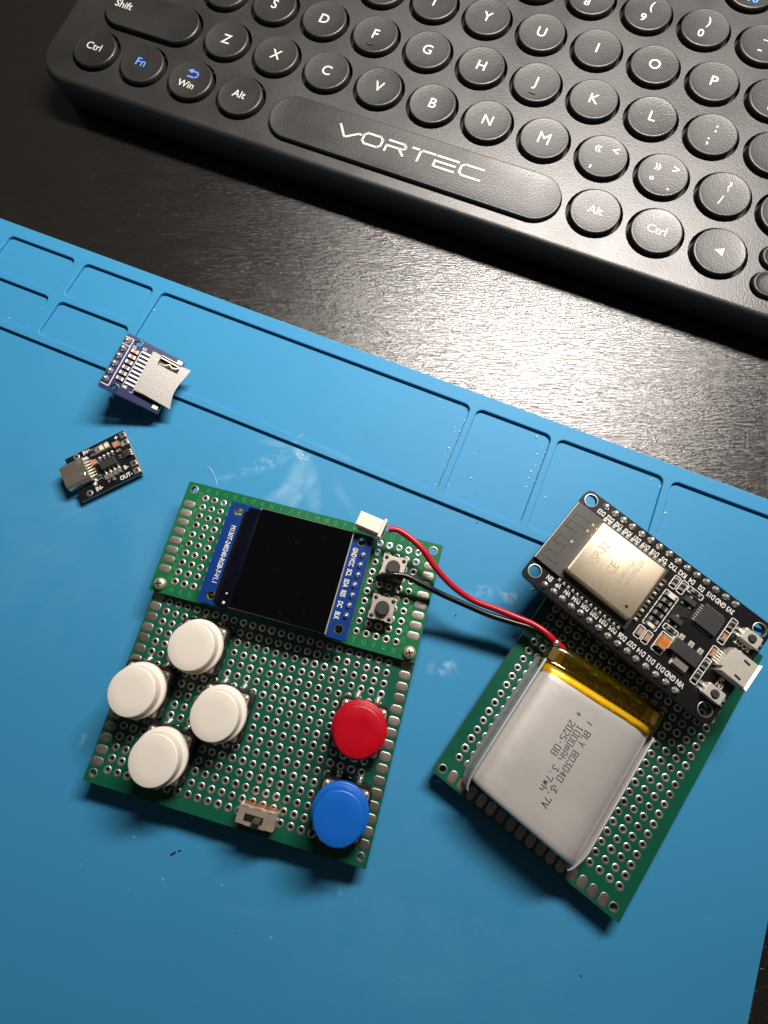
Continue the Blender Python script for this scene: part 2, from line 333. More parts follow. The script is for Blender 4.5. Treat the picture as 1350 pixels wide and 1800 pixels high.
def strokes(mb, txt, x, y, z, h, adv, w, ang=0.0, th=0.0, wx=0.62):
    """text starts at x,y (left, baseline) and runs along ang"""
    c, q = math.cos(ang), math.sin(ang)
    for i, ch in enumerate(txt):
        for pl in GL.get(ch, '').split('|'):
            pts = [(int(t[0]) / 4 * h * wx + i * adv, int(t[1]) / 6 * h) for t in pl.split()]
            mb.ribbon([(x + c * a - q * b, y + q * a + c * b) for a, b in pts], w, z, th)

SMEARS = []
SMEARS = [(-45, 37.6, 5, 2.6, -30, .8, 1), (-52, 32, 10, 3.2, 48, .42, 1), (-60, 24, 8, 2.2, 38, .22, 1), (-42, 31, 4.5, 9, 12, 0.30, 0), (-36, 27, 3.0, 12, 28, 0.25, 0), (-43, 24, 4, 11, 8, 0.23, 0),
          (-54, 37.2, 8, 1.4, 12, 0.29, 0), (-36, 41, 10, 1.0, -3, 0.16, 0), (24, 22, 3.2, 2.2, 15, .8, 1), (16.5, 20.5, 8, 2.6, 20, .34, 1), (14.3, -1.3, 5.5, 3.2, 30, .62, 1), (-62.8, -53.3, 1.2, 2.2, 0, .6, 1),
          (-20.3, -58, 3, 2.2, 60, .28, 1), (10, -57, 5, 2, 55, .22, 1), (-47.5, 42.3, .8, 1.6, -20, .6, 1), (-93, 28, 6, 2, 30, .25, 1), (-90, -10, 60, 40, 20, 0.05, 0), (40, -60, 70, 40, -20, 0.05, 0),
          (-47, 22, 2.2, 10, -30, 0.27, 0), (-40, 24, 1.6, 11, -12, 0.24, 0), (-28, 30, 9, 2, -35, 0.17, 0), (60, -15, 16, 1.6, 40, 0.05, 0), (-10, -70, 14, 1.4, 15, 0.05, 0), (-95, 0, 10, 1.2, 60, 0.05, 0)]
MT['mat'] = silicone()

# ------------------------------------------------------------------ setting: the desk
DESK_Z = -3.65
mb = MB(); mb.box(0, 80, DESK_Z - 25, DESK_Z, 1300, 900)
desk = mb.build('desk_top', 'desk'); tag(desk, 'black woodgrain laminate desk top', None, 'structure')

# ------------------------------------------------------------------ silicone mat
MA = -0.400176
mat_root = empty('work_mat', (0, 0, DESK_Z), MA)
tag(mat_root, 'blue silicone soldering mat with moulded pockets along its upper edge', 'mat')
up = -DESK_Z
cells = [(-198, 56.6, -171.6, 70), (-168.2, 56.6, -142.1, 70), (-138.7, 56.6, -112.4, 70), (-198, 41.5, -171.6, 54.5), (-168.2, 41.5, -142.1, 54.5), (-138.7, 41.5, -112.4, 54.5),
         (-109.7, 41.5, -4.8, 70), (-2.8, 41.5, 19.9, 70), (21.9, 41.5, 52.6, 70), (54.8, 41.5, 97.5, 70)]
base_o = plate('mat_sheet', rrect(-250, -190, 101.35, 74.55, 3), [], .05, up - 1.0, 'mat', mat_root)
rim = plate('pocket_rim', rrect(-250, 39.2, 101.35, 74.55, .35), [rrect(a, b, c, d, 2.0) for a, b, c, d in cells], up - 1.02, up, 'mat', mat_root, bevel=.22)
for p in rim.data.polygons: p.use_smooth = True
mb = MB()
drops = [(-12.4, 66.8), (-14.3, 68.6), (-6.7, 62.2), (-6.5, 60.7), (-6.3, 55.4), (-6.4, 53.3), (-5.6, 43.6), (16.0, 68.4), (18.0, 66.8), (18.6, 65.8), (17.8, 63.3), (18.1, 61.8), (18.3, 59.8), (17.7, 57.7), (17.9, 55.6), (18.1, 52.8), (24.0, 51.9), (2.9, 49.3), (1.0, 56.7), (6.4, 46.2), (-3.2, 37.7), (1.2, 38.8), (-2.4, 44.8), (19.4, 68.4), (-5.1, 65.9), (-5.3, 64.2), (-5.1, 61.4), (-5.0, 59.1), (-5.0, 54.9), (19.8, 64.6), (20.1, 61.6), (19.7, 55.4), (-7.7, 69.6), (55.8, 60.4), (55.5, 53.7), (49.5, 68.4), (52.4, 67.2), (-151.1, 43.1), (-143.2, 42.5), (-143.4, 50.5), (-127.0, 55.9), (-109.5, 63.3), (-39.7, -66.9), (-46, 36.5), (-44.5, 37), (-43, 36)]
drops += [(-5.0 + random.uniform(-.25, .1), random.uniform(48, 69)) for _ in range(22)] + [(19.75 + random.uniform(-.2, .1), random.uniform(50, 69.4)) for _ in range(20)]
for i, (x, y) in enumerate(drops):
    r = random.uniform(.16, .48) if i < 46 else random.uniform(.08, .22); h = r * .45
    mb.lathe([(r, up - 1.0), (r * .85, up - 1 + h * .6), (r * .4, up - 1 + h), (.01, up - 1 + h * 1.05)], x + random.uniform(-.05, .05), y, 8)
arc = [(-68.6, 23.4), (-67.2, 23.0), (-65.6, 22.0), (-64.0, 20.6), (-62.9, 19.2)]
mb.tube([(x, y, up - .97) for x, y in arc], [.08, .2, .12, .13, .09], 6)
fl = mb.build('flux_residue', 'drop', None, True, loc=(0, 0, DESK_Z)); fl.rotation_euler = (0, 0, MA); tag(fl, 'tiny clear flux droplets scattered on the blue mat', kind='stuff')
mb = MB()
for x, y, r, e, a in ((-29.3, -66, .42, 3.0, .9), (-28.2, -64.9, .35, 1.6, .6), (66, -50.3, .25, 1.2, 0), (9, 37.8, .25, 1.2, 0), (-8.2, -74.1, .2, 1, 0), (31, 22.5, .35, 1.6, 1.2), (2, 58, .2, 1, 0), (-95, 57.5, .16, 1, 0), (35.5, 37.6, .3, 1, 0), (12.5, 12, .3, 1.5, 1.1), (-30, 50, .15, 1, 0)):
    mb.box(x, y, up - 1.0, up - .82, r * e, r, a, .05)
cr = mb.build('crumbs', 'crumb', None, loc=(0, 0, DESK_Z)); cr.rotation_euler = (0, 0, MA); tag(cr, 'small dark crumbs scattered on the blue mat', kind='stuff')

# ------------------------------------------------------------------ keyboard (own tilted frame: x along the rows, y away from the user, z out of the key tops)
KM = Matrix(((0.91673, 0.39832, -0.03082), (-0.39948, 0.91286, -0.08426), (-0.00542, 0.08956, 0.99597))); KO = Vector((-55.8, 259.716, 17.495))
Km = Matrix.Translation(KO * S) @ KM.to_4x4()
kb = empty('computer_keyboard', None, m=Km)
tag(kb, 'black computer keyboard with round keys and VORTEC on its space bar', 'keyboard')
PL = -1.25                                                   # plate level below key tops
def desk_h(x, y):                                            # local z where the desk lies under (x, y)
    n = KM.transposed() @ Vector((0, 0, 1)); d = DESK_Z + .02 - KO.z
    return (d - n.x * x - n.y * y) / n.z
X0, Y0, X1, Y1 = -36.2, -89.6, 249, 36
KEYS = []   # (x, y, halfwidth extra, kind, legend list)
def K(x, y, leg=(), ex=0.0, r=7.65, hole=8.7): KEYS.append((x, y, ex, r, hole, leg))
T_ = lambda s, dx=0.0, dy=0.0, size=4.4, m='legend', ang=0.0: ('t', s, dx, dy, size, m, ang)
for i, ch in enumerate('1234567890'):
    sh = '!@#$%^&*()'[i]
    K(19.0 * (i), 0, (T_(ch, -.7, -2.6, 4.4), T_(sh, .6, 2.6, 4.4)))
K(190, 0, (T_('-', -.7, -2.6, 5), T_('_', .6, 3.4, 5))); K(209, 0, (T_('=', 0, -2.6), T_('+', 0, 2.6)))
K(-19, 0, (T_('`', 0, -1),))
for i, ch in enumerate('QWERTYUIOP'): K(8.57 + 19 * i, -19, (T_(ch, 0, 0, 5.2),))
K(198.57, -19, (T_('[', -.6, -2.4), T_('{', .4, 2.4))); K(217.6, -19, (T_(']', -.6, -2.4),)); K(-15.2, -19, (T_('Tab', 0, 0, 3.6),), 4.7)
for i, ch in enumerate('ASDFGHJKL'): K(13.96 + 19 * i, -38, (T_(ch, 0, 0, 5.2),) + ((('bar',),) if ch in 'FJ' else ()))
K(184.96, -38, (T_(':', .6, 2.7, 5), T_(';', -.6, -2.2, 5))); K(203.96, -38, (T_("'", 0, 0, 5),)); K(-12.5, -38, (T_('Caps', 0, 0, 3.6),), 7)
for i, ch in enumerate('ZXCVBNM'): K(23.55 + 19 * i, -57, (T_(ch, 0, 0, 5.2),))
K(23.55 + 133, -57, (T_('«', -2.2, 2.6, 5), T_('<', 3.2, 2.9, 4.4), T_(',', -2.4, -3.2, 5.5)))
K(23.55 + 152, -57, (T_('»', -2.2, 2.6, 5), T_('>', 3.2, 2.9, 4.4), T_('°', -2.8, -3.6, 5), T_('.', 2.9, -2.9, 6)))
K(23.55 + 171, -57, (T_('?', .6, 2.8, 4.6), T_('/', -.5, -2.4, 4.6))); K(225.5, -57, (T_('Shift', 4, 0, 3.6),), 12.4)
K(-6.0, -57, (T_('Shift', -12, 1.0, 4.0),), 10.4)
for x, lg in ((-18.78, (T_('Ctrl', -.6, .6, 3.9),)), (.22, (T_('Fn', -.6, .4, 4.4, 'legendb'),)), (19.22, (('arrow',), T_('Win', -.4, -2.3, 3.7))), (38.22, (T_('Alt', -.4, .3, 3.9),)), (160.86, (T_('Alt', 0, .2, 3.9),)), (179.86, (T_('Ctrl', 0, .2, 3.9),)), (198.86, (('tri',),))):
    K(x, -76, lg)
K(218.6, -71.9, (), 4.2, 4.05, 4.55); K(218.6, -81.2, (), 4.2, 4.05, 4.55)
K(100.5, -77.6, (('vortec',),), 41.5, 8.25, 8.7)
for i in range(11): K(180.4 - 19 * i, 19.3, (T_('F%d' % (10 - i), .2, -3.6, 4.2, 'legendb'),) if i < 10 else (T_('Esc', 0, 0, 3.6),))
def pill(cx, cy, ex, r, n=28):
    out = []
    for i in range(n):
        a = 2 * math.pi * (i + .5) / n; out.append((cx + r * math.cos(a) + (ex if math.cos(a) > 0 else -ex), cy + r * math.sin(a)))
    return out
# case: top plate with key wells, then a lofted rounded skirt down to the desk
out0 = rrect(X0, Y0, X1, Y1, 11, 9)
case = plate('case', out0, [pill(k[0], k[1], k[2], k[4]) for k in KEYS], PL - .6, PL, 'case', kb)
mb = MB()
def off(d): return rrect(X0 - d, Y0 - d, X1 + d, Y1 + d, 11 + d, 9)
rings = [[(x, y, PL - .02) for x, y in off(0)], [(x, y, PL - .12) for x, y in off(.45)], [(x, y, PL - .5) for x, y in off(1.0)], [(x, y, PL - 1.2) for x, y in off(1.45)], [(x, y, PL - 2.3) for x, y in off(1.7)],
         [(x, y, desk_h(x, y) + 3.0) for x, y in off(1.5)], [(x, y, desk_h(x, y) + .6) for x, y in off(.4)], [(x, y, desk_h(x, y)) for x, y in off(-.8)]]
mb.loft(rings, False, False); mb.build('case_skirt', 'case', kb, True, angle=60)
mb = MB(); mb.prism(rrect(X0 + .5, Y0 + .5, X1 - .5, Y1 - .5, 10.5), PL - 4.2, PL - 3.2); mb.build('key_well_floor', 'gap', kb)
def cap_mesh(r, ex):
    mb = MB(); n = 40; rings = []
    for rr, z in ((r - .25, -4.0), (r, -1.2), (r, -.42), (r - .12, -.16), (r - .36, -.02), (r - .62, -.06), (r * .8, -.18), (r * .5, -.3), (r * .2, -.36)):
        rings.append([(x, y, z) for x, y in pill(0, 0, ex, rr, n)])
    mb.loft(rings, False, True); return mb.mesh('key', 'key', True, 50)
_cm = {}
for x, y, ex, r, hole, leg in KEYS:
    if (r, ex) not in _cm: _cm[(r, ex)] = cap_mesh(r, ex)
    ko = obj('key', _cm[(r, ex)], kb, (x, y, 0))
    zt = lambda px, py: (-.36 + .30 * min(1, (math.hypot(max(0, abs(px) - ex), py) / r) ** 1.6)) + .03
    for g in leg:
        mb = MB()
        if g[0] == 't':
            _, s, dx, dy, size, m, ang = g
            if s == 'M': strokes(mb, 'M', -1.55, -1.8, 0, 3.6, 4, .55, wx=.86)
            else: put_text(mb, s, size, 0, 0, 0, ang, .95, .05 if len(s) == 1 else .035)
            mb.v = [(a + dx, b + dy, zt(a + dx, b + dy)) for a, b, _ in mb.v]; mb.build('legend', m, ko)
        elif g[0] == 'bar': mb.box(0, -4.6, -.3, .02, 2.4, .4, 0, .06); mb.build('homing_bar', 'key', ko)
        elif g[0] == 'tri': mb.add([(-1.7, .1, -.3), (1.1, -1.35, -.3), (1.1, 1.5, -.3)], [(0, 1, 2)]); mb.build('legend', 'legend', ko)
        elif g[0] == 'arrow':
            pts = [(-1.4, 1.0), (.8, 1.0), (1.7, 1.5), (1.9, 2.4), (1.3, 3.3), (-.6, 3.3)]
            mb.ribbon(pts, .55, -.27); mb.add([(-2.3, 3.3, -.26), (-.5, 2.4, -.26), (-.5, 4.2, -.26)], [(0, 1, 2)]); mb.build('legend', 'legendb', ko)
        elif g[0] == 'vortec':
            # squared techno capitals, drawn stroke by stroke
            W_, H_ = 6.6, 4.0; pitch = 8.35; x0 = -25.3; y0 = -1.0
            L6 = [[[(-.3, H_), (2.6, 0), (6.6, 2.6), (7.4, 2.6)]],
                  [[(1.6, 0), (5.6, 0), (6.6, .9), (6.6, 3.1), (5.6, H_), (1.2, H_), (.2, 3.1), (.2, .9), (1.2, 0)]],
                  [[(0, 0), (0, 2.0), (5.4, 2.0), (6.2, 2.6), (6.2, 3.3), (5.4, H_), (.4, H_)], [(4.2, 2.0), (6.2, 0)]],
                  [[(.2, H_), (2.0, H_)], [(2.9, 0), (2.9, 3.1), (3.6, H_), (7.6, H_)]],
                  [[(.4, H_), (7.2, H_)], [(0, 2.0), (6.6, 2.0)], [(0, 1.5), (0, 0), (6.8, 0)]],
                  [[(7.2, H_), (1.2, H_), (.2, 3.1), (.2, .9), (1.2, 0), (7.2, 0)]]]
            for i, lt in enumerate(L6):
                for st in lt: mb.ribbon([(x0 + i * pitch + a, y0 + b) for a, b in st], .72, -.33, .1)
            mb.build('brand_lettering', 'legend', ko)

# ------------------------------------------------------------------ perforated boards
P = 2.54; TH = 1.6
mb = MB(); mb.lathe([(.50, -TH + .02), (.50, .05), (.60, .085), (.88, .075), (.97, .0)], 0, 0, 12); RING = mb.mesh('hole_ring', 'solder', True, 60)
def pad_mesh(sx, sy, m):
    mb = MB(); r = min(sx, sy) * .46; mb.loft([[(x, y, z) for x, y in rrect(-sx / 2 + d, -sy / 2 + d, sx / 2 - d, sy / 2 - d, r - d)] for z, d in ((0, 0), (.05, .04), (.085, .22))]); return mb.mesh('edge_pad', m, True, 60)
def perf(name, parent, x0, y0, x1, y1, cols, rows, mounts, green, hidden, ysign=-1, limit=300):
    """board with plated holes on the 2.54 mm grid; its top face is z = 0"""
    pts = [(i * P, ysign * j * P) for i in range(cols) for j in range(rows)]
    b = plate(name, rrect(x0, y0, x1, y1, .25, 2), [circ(x, y, .52, 10) for x, y in pts] + [circ(x, y, r, 20) for x, y, r in mounts], -TH, 0, [green, 'fr4'], parent)
    rest = MB(); k = 0
    for x, y in pts:
        if not hidden(x, y) and k < limit: o_ = obj('hole_ring', RING, b, (x + random.uniform(-.03, .03), y + random.uniform(-.03, .03), 0), random.uniform(0, 6)); q_ = random.uniform(.95, 1.06); o_.scale = (q_, q_, 1); k += 1
        else: rest.lathe([(.50, -TH + .02), (.50, .05), (.88, .07), (.97, 0)], x, y, 8)
    if rest.v: tag(rest.build('covered_hole_rings', 'solder', b, True), kind='stuff')
    for x, y, r in mounts:
        mb = MB(); mb.lathe([(r - .02, -.3), (r - .02, .03), (r + .16, .03), (r + .2, 0)], 0, 0, 20); mb.build('mounting_hole_rim', 'tinb', b, True, loc=(x, y, 0))
    return b
def rot_in(x, y, cx, cy, hx, hy): return abs(x - cx) < hx and abs(y - cy) < hy

ZL, ZU, ZR = 4.588, 6.788, 3.94
# ---- console: lower board, upper board screwed on top, buttons, display, switches
CA = -0.25607
con = empty('handheld_console_prototype', (-57.267, 11.597, -1.0), CA)
tag(con, 'homemade console of two green perforated boards with black square screen and six round buttons', 'console')
LB = Vector((0, 0, ZL + 1.0))
WHITE = [(12.65, -10.5), (2.85, -23.45), (23.1, -23.4), (13.05, -35.6)]; RED = (55.5, -18.15); BLUE = (56.05, -35.75); SLIDE = (38.1, -42.3)
hid = lambda x, y: any(rot_in(x, y, a, b, 5.6, 5.6) for a, b in WHITE + [RED, BLUE]) or rot_in(x, y, *SLIDE, 4.2, 1.3) or y > -1
lower = perf('lower_board', con, -4.85, -46.72, 64.66, 3.28, 24, 18, [(-3.08, -44.68, .85), (62.9, -44.72, .85), (-3.1, 1.2, .85), (62.9, 1.2, .85)], 'green_b', hid)
lower.location = LB * S
pm = pad_mesh(3.05, 2.05, 'tinb'); pm2 = pad_mesh(3.05, 2.05, 'tin')
for k in range(16):
    for x in (-3.15, 62.9): obj('edge_pad', pm if (k < 9 or x > 0) else pm2, lower, (x, -1.72 - 2.69 * k, 0))
# U frame relative to the console frame
def rel(ox, oy, a0, wx, wy):
    c, q = math.cos(-a0), math.sin(-a0); dx, dy = wx - ox, wy - oy; return (c * dx - q * dy, q * dx + c * dy)
ux, uy = rel(-57.267, 11.597, CA, -50.366, 36.240)
SW = [(53.35, -5.75), (53.3, -15.95)]
hidu = lambda x, y: (9.5 < x < 46.6) or any(rot_in(x, y, a, b, 2.4, 2.4) for a, b in SW)
upper = perf('upper_board', con, -5.79, -26.45, 64.2, 3.55, 24, 10, [(-3.82, 1.55, 1.0), (62.06, 1.5, 1.0), (-3.8, -24.4, 1.0), (62.2, -24.4, 1.0)], 'green_a', hidu)
upper.location = (ux * S, uy * S, (ZU + 1.0) * S)
pu = pad_mesh(3.3, 1.95, 'tin')
for k in range(1, 9):
    for x in (-3.7, 62.15): obj('edge_pad', pu, upper, (x, -P * k + (.0 if x < 0 else 0), 0))
mb = MB(); Z = .02
for i in range(24):
    ch = 'ABCDEFGHIJKLMNOPQRSTUVWX'[i]
    if i < 19 or True: strokes(mb, ch, i * P - .15, 1.75, Z, 1.15, 1.2, .13)
    strokes(mb, ch, i * P - .4, -25.5, Z, 1.15, 1.2, .13)
for n in range(1, 11):
    t = '%02d' % n; y = -21.7 + P * (n - 1) + (.0 if n < 10 else -.6)
    strokes(mb, t, -1.0, y - .75, Z, 1.0, .85, .11, math.pi / 2); strokes(mb, t, 60.35, y - .75, Z, 1.0, .85, .11, math.pi / 2)
mb.build('silkscreen_print', 'silky', upper)
onU = lambda x, y, z=0.0: (x + ux, y + uy, z + ZU + 1.0)
onL = lambda x, y, z=0.0: (x, y, z + LB.z)
# spacer screws
mb = MB(); mb.lathe([(1.55, 0), (1.6, .35), (1.45, .8), (1.0, 1.12), (.5, 1.22), (.01, 1.24)], 0, 0, 20)
scr = mb.mesh('screw', 'nickel', True, 70); mb = MB()
for a in (0, math.pi / 2): mb.box(0, 0, 1.0, 1.245, 1.7, .34, a + .4)
slot = mb.mesh('cross_slot', 'black')
for x, y in ((-3.35, -24.3), (62.25, -24.4)):
    s_ = obj('screw', scr, con, onU(x, y)); obj('cross_slot', slot, s_)
# tact switches on the upper board
mb = MB(); mb.box(0, 0, .3, 3.35, 5.9, 5.9, 0, .1); TB = mb.mesh('tact_switch', 'black')
pl_ = [(-3, -3), (-1.3, -3), (-1.1, -2.8), (1.1, -2.8), (1.3, -3), (3, -3), (3, -1.3), (2.8, -1.1), (2.8, 1.1), (3, 1.3), (3, 3), (1.3, 3), (1.1, 2.8), (-1.1, 2.8), (-1.3, 3), (-3, 3), (-3, 1.3), (-2.8, 1.1), (-2.8, -1.1), (-3, -1.3)]
mb = MB(); mb.prism(pl_, 3.36, 3.62); mb.prism([(x * .99, y * .99) for x, y in ((-2.9, -3), (2.9, -3), (2.9, -2.97), (-2.9, -2.97))], 1.4, 3.4); TP = mb.mesh('metal_cover', 'steel')
mb = MB(); mb.cyl(0, 0, 3.6, 4.9, 1.72, 24, .2); TPL = mb.mesh('plunger', 'blackg', True)
mb = MB(); mb.lathe([(.5, 3.6), (.48, 3.75), (.3, 3.9), (.01, 3.93)], 0, 0, 12); TR = mb.mesh('rivet', 'black', True)
mb = MB(); mb.box(0, 0, .0, 2.2, .7, .25); mb.box(0, -.25, -.1, .5, .6, .6); TL = mb.mesh('leg', 'copper')
for x, y in SW:
    t = obj('tact_switch', TB, con, onU(x, y), 0.0); obj('metal_cover', TP, t); obj('plunger', TPL, t)
    for a in (-1, 1):
        for b in (-1, 1): obj('rivet', TR, t, (a * 2.2, b * 2.2, 0)); obj('leg', TL, t, (a * 2.5, b * 3.15, 0), 0 if b < 0 else math.pi)
# big push buttons
mb = MB(); cch = 1.0
oct_ = [(-6, -6 + cch), (-6 + cch, -6), (6 - cch, -6), (6, -6 + cch), (6, 6 - cch), (6 - cch, 6), (-6 + cch, 6), (-6, 6 - cch)]
mb.prism(oct_, .25, 3.4); mb.cyl(0, 0, 3.4, 4.4, 3.5, 24); PB = mb.mesh('push_button', 'black')
mb = MB(); mb.prism(rrect(-5.4, -5.4, 5.4, 5.4, .8, 3), 3.41, 3.62); PBP = mb.mesh('metal_cover', 'steel')
mb = MB(); mb.lathe([(.6, 3.6), (.55, 3.8), (.3, 3.95), (.01, 3.98)], 0, 0, 12); PBR = mb.mesh('rivet', 'steel', True)
mb = MB(); mb.box(0, 0, -.1, 2.0, 1.0, .3); mb.lathe([(.8, .06), (.55, .35), (.2, .7), (.01, .75)], 0, -.2, 10); PBL = mb.mesh('leg', 'blob', True, 50)
def cap(mname, dark=False):
    mb = MB(); mb.lathe([(3.2, 4.25), (6.15, 4.25), (6.42, 4.45), (6.45, 5.2), (6.36, 5.5), (6.12, 5.62), (5.72, 5.62), (5.62, 5.7), (5.60, 6.2), (5.60, 8.28), (5.56, 8.52), (5.44, 8.7), (5.24, 8.78), (3.0, 8.81), (.02, 8.83)], 0, 0, 56)
    return mb.mesh('button_cap', mname, True, 55)
caps = {'white': cap('white'), 'red': cap('redcap'), 'blue': cap('bluecap')}
for (x, y), c, lab in [(WHITE[0], 'white', 'upper ivory white round button'), (WHITE[1], 'white', 'left ivory white round button'), (WHITE[2], 'white', 'right ivory white round button'), (WHITE[3], 'white', 'lower ivory white round button'), (RED, 'red', 'red round button'), (BLUE, 'blue', 'blue round button in the corner')]:
    t = tag(obj('push_button', PB, con, onL(x, y)), lab); obj('metal_cover', PBP, t); obj('button_cap', caps[c], t)
    for a in (-1, 1):
        for b in (-1, 1): obj('rivet', PBR, t, (a * 4.6, b * 4.6, 0))
        for b in (-2.5, 2.5): obj('leg', PBL, t, (b, a * 6.25, 0), 0 if a < 0 else math.pi)
# slide switch
mb = MB(); mb.prism([(-4.35, -1.75), (4.35, -1.75), (4.35, 1.75), (-4.35, 1.75)], 3.22, 3.5)
for s_, yy in ((1, 1.78), (-1, -1.78)):
    for x0_, x1_, zz in ((-4.35, 4.35, 2.2), (-4.35, -2.4, .9), (-.9, .9, 1.4), (2.4, 4.35, .9)): mb.box((x0_ + x1_) / 2, yy + .001 * zz, zz, 3.49, x1_ - x0_, .18)
for xx in (-4.36, 4.36): mb.box(xx, 0, .2, 3.48, .18, 3.4)
sl = mb.build('slide_switch', 'shell', con, loc=onL(SLIDE[0], SLIDE[1])); sl.rotation_euler = (0, 0, .02)
mb = MB(); mb.box(0, 0, .2, 3.2, 8.3, 3.2); mb.box(0, 1.75, .3, 1.9, 7.8, .35); mb.build('insulator', 'brown', sl)
mb = MB(); mb.box(-.55, -.25, 3.45, 3.53, 4.4, 1.5); mb.build('slot', 'gap', sl)
mb = MB(); mb.box(.55, -.3, 3.4, 6.6, 1.5, 1.35, 0, .15); mb.build('lever', 'black', sl, False)
# display module above the upper board
dm = plate('display_module', rrect(8.85, -25.8, 46.85, .35, .4, 2), [circ(11.5, -2.0, 1.0, 20), circ(11.7, -23.65, 1.0, 20), circ(44.4, -23.45, 1.0, 20), circ(44.1, -1.5, 1.0, 20)], -1.2, 0, ['pcbblue', 'fr4w'], con, loc=onU(0, 0, 4.1))
for x, y in ((11.5, -2.0), (11.7, -23.65), (44.4, -23.45), (44.1, -1.5)):
    mb = MB(); mb.lathe([(.98, -.3), (.98, .03), (1.12, .03), (1.15, 0)], 0, 0, 20); mb.build('mounting_hole_rim', 'gold', dm, True, loc=(x, y, 0))
mb = MB(); put_text(mb, 'M130T-240240-RGB-7-V1.1', 1.75, 11.45, -13.2, .02, -math.pi / 2, .76, .03)
for t, y in (('GND', -4.6), ('VCC', -7.1), ('SCL', -9.75), ('SDA', -12.4), ('RES', -15.0), ('DC', -17.7), ('BLK', -20.4)): put_text(mb, t, 1.75, 43.05, y, .02, -math.pi / 2, .62, .04)
mb.build('silkscreen_print', 'silk', dm)
mb = MB(); mb.box(29.55, -12.6, .05, 1.35, 24.5, 25.6, 0, .08); mb.build('panel_frame', 'bezel', dm)
mb = MB(); mb.box(29.65, -12.55, 1.3, 1.72, 24.0, 25.3, 0, .06); mb.build('screen', 'glass', dm)
mb = MB()
prof = [(13.85, .1), (14.2, 1.0), (14.9, 1.42), (15.9, 1.5), (16.6, 1.62), (17.2, 1.64), (17.65, 1.45)]
for k, (a, b) in enumerate(zip(prof[:-1], prof[1:])):
    mb.add([(a[0], -.35, a[1]), (b[0], -.35, b[1]), (b[0], -25.25, b[1]), (a[0], -25.25, a[1])], [(0, 1, 2, 3)])
fx = mb.build('flex_ribbon', 'flex', dm, True)
mb = MB(); mb.loft([[(13.0, -1.6, .02), (14.4, -1.0, .02), (14.6, -25.2, .02), (12.75, -24.6, .02)], [(13.2, -1.9, .5), (14.3, -1.2, .9), (14.4, -25.1, .9), (12.95, -24.4, .5)]]); mb.build('adhesive_strip', 'adhesive', dm)
mb = MB()
for y, r in ((-22.3, .28), (-24.55, .42)): mb.lathe([(r, 1.5), (r * .7, 1.72), (.01, 1.78)], 16.0, y, 10)
mb.build('solder_dot', 'led', dm, True)
mb = MB(); mb.lathe([(.75, 0), (.62, .25), (.42, .7), (.3, .95), (.01, 1.02)], 0, 0, 12); DP = mb.mesh('soldered_pin', 'blob', True, 60)
for k in range(7): obj('soldered_pin', DP, dm, (45.3 + random.uniform(-.08, .08), -4.72 - P * k, 0), random.uniform(0, 6))
mb = MB(); mb.box(45.3, -4.72 - P * 3, -3.7, -1.21, 2.4, 17.7); mb.build('pin_header', 'black', dm)
mb = MB()
for x, y, q_ in ((35.2, -3.2, .16), (28.6, -6.1, .12), (36.6, -14.9, .1), (35.4, -21.6, .12), (30.0, -23.4, .14), (26.5, -13.6, .1), (22.0, -9.5, .08), (39.0, -8.5, .07), (33.0, -18.0, .06), (20.1, -20.0, .08)): mb.box(x, y, 1.722, 1.74, q_ * random.uniform(.6, 1.5), q_ * .55, random.uniform(0, 3))
tag(mb.build('dust', 'ceram', dm), kind='stuff')
# soldered wire stubs and joints under the lower board keep it off the mat
mb = MB()
for x, y in [(i * P, -j * P) for i in range(1, 23, 3) for j in range(2, 17, 3)]: mb.lathe([(.9, -TH), (.6, -TH - .8), (.35, -TH - 1.6), (.3, -LB.z + .05), (.01, -LB.z + .02)], x, y, 8)
tag(mb.build('underside_joints', 'blob', lower, True), kind='stuff')

# ------------------------------------------------------------------ carrier board on the right
RA = -0.641305
car = empty('perforated_board', (15.213, -27.059, -1.0), RA)
tag(car, 'bare green perforated board lying beneath the silver battery', 'circuit board')
hidr = lambda x, y: 3.3 < x < 30.8 and y < 35.5
rb = perf('board', car, -3.42, -6.2, 46.5, 63.8, 18, 24, [(-1.64, -4.32, .9), (44.12, -4.24, .9), (-1.64, 61.9, .9), (44.12, 61.9, .9)], 'green_b', hidr, 1)
rb.location = (0, 0, (ZR + 1) * S)
pr = pad_mesh(2.05, 3.05, 'tinb')
for k in range(16):
    obj('edge_pad', pr, rb, (41.56 - 2.69 * k, -4.35, 0)); obj('edge_pad', pr, rb, (41.56 - 2.69 * k, 61.9, 0))
mb = MB()
for x, y in [(i * P, j * P) for i in range(2, 17, 4) for j in range(3, 23, 4)]: mb.lathe([(.9, -TH), (.6, -TH - .6), (.3, -ZR - .96), (.01, -ZR - .99)], x, y, 8)
tag(mb.build('underside_joints', 'blob', rb, True), kind='stuff')

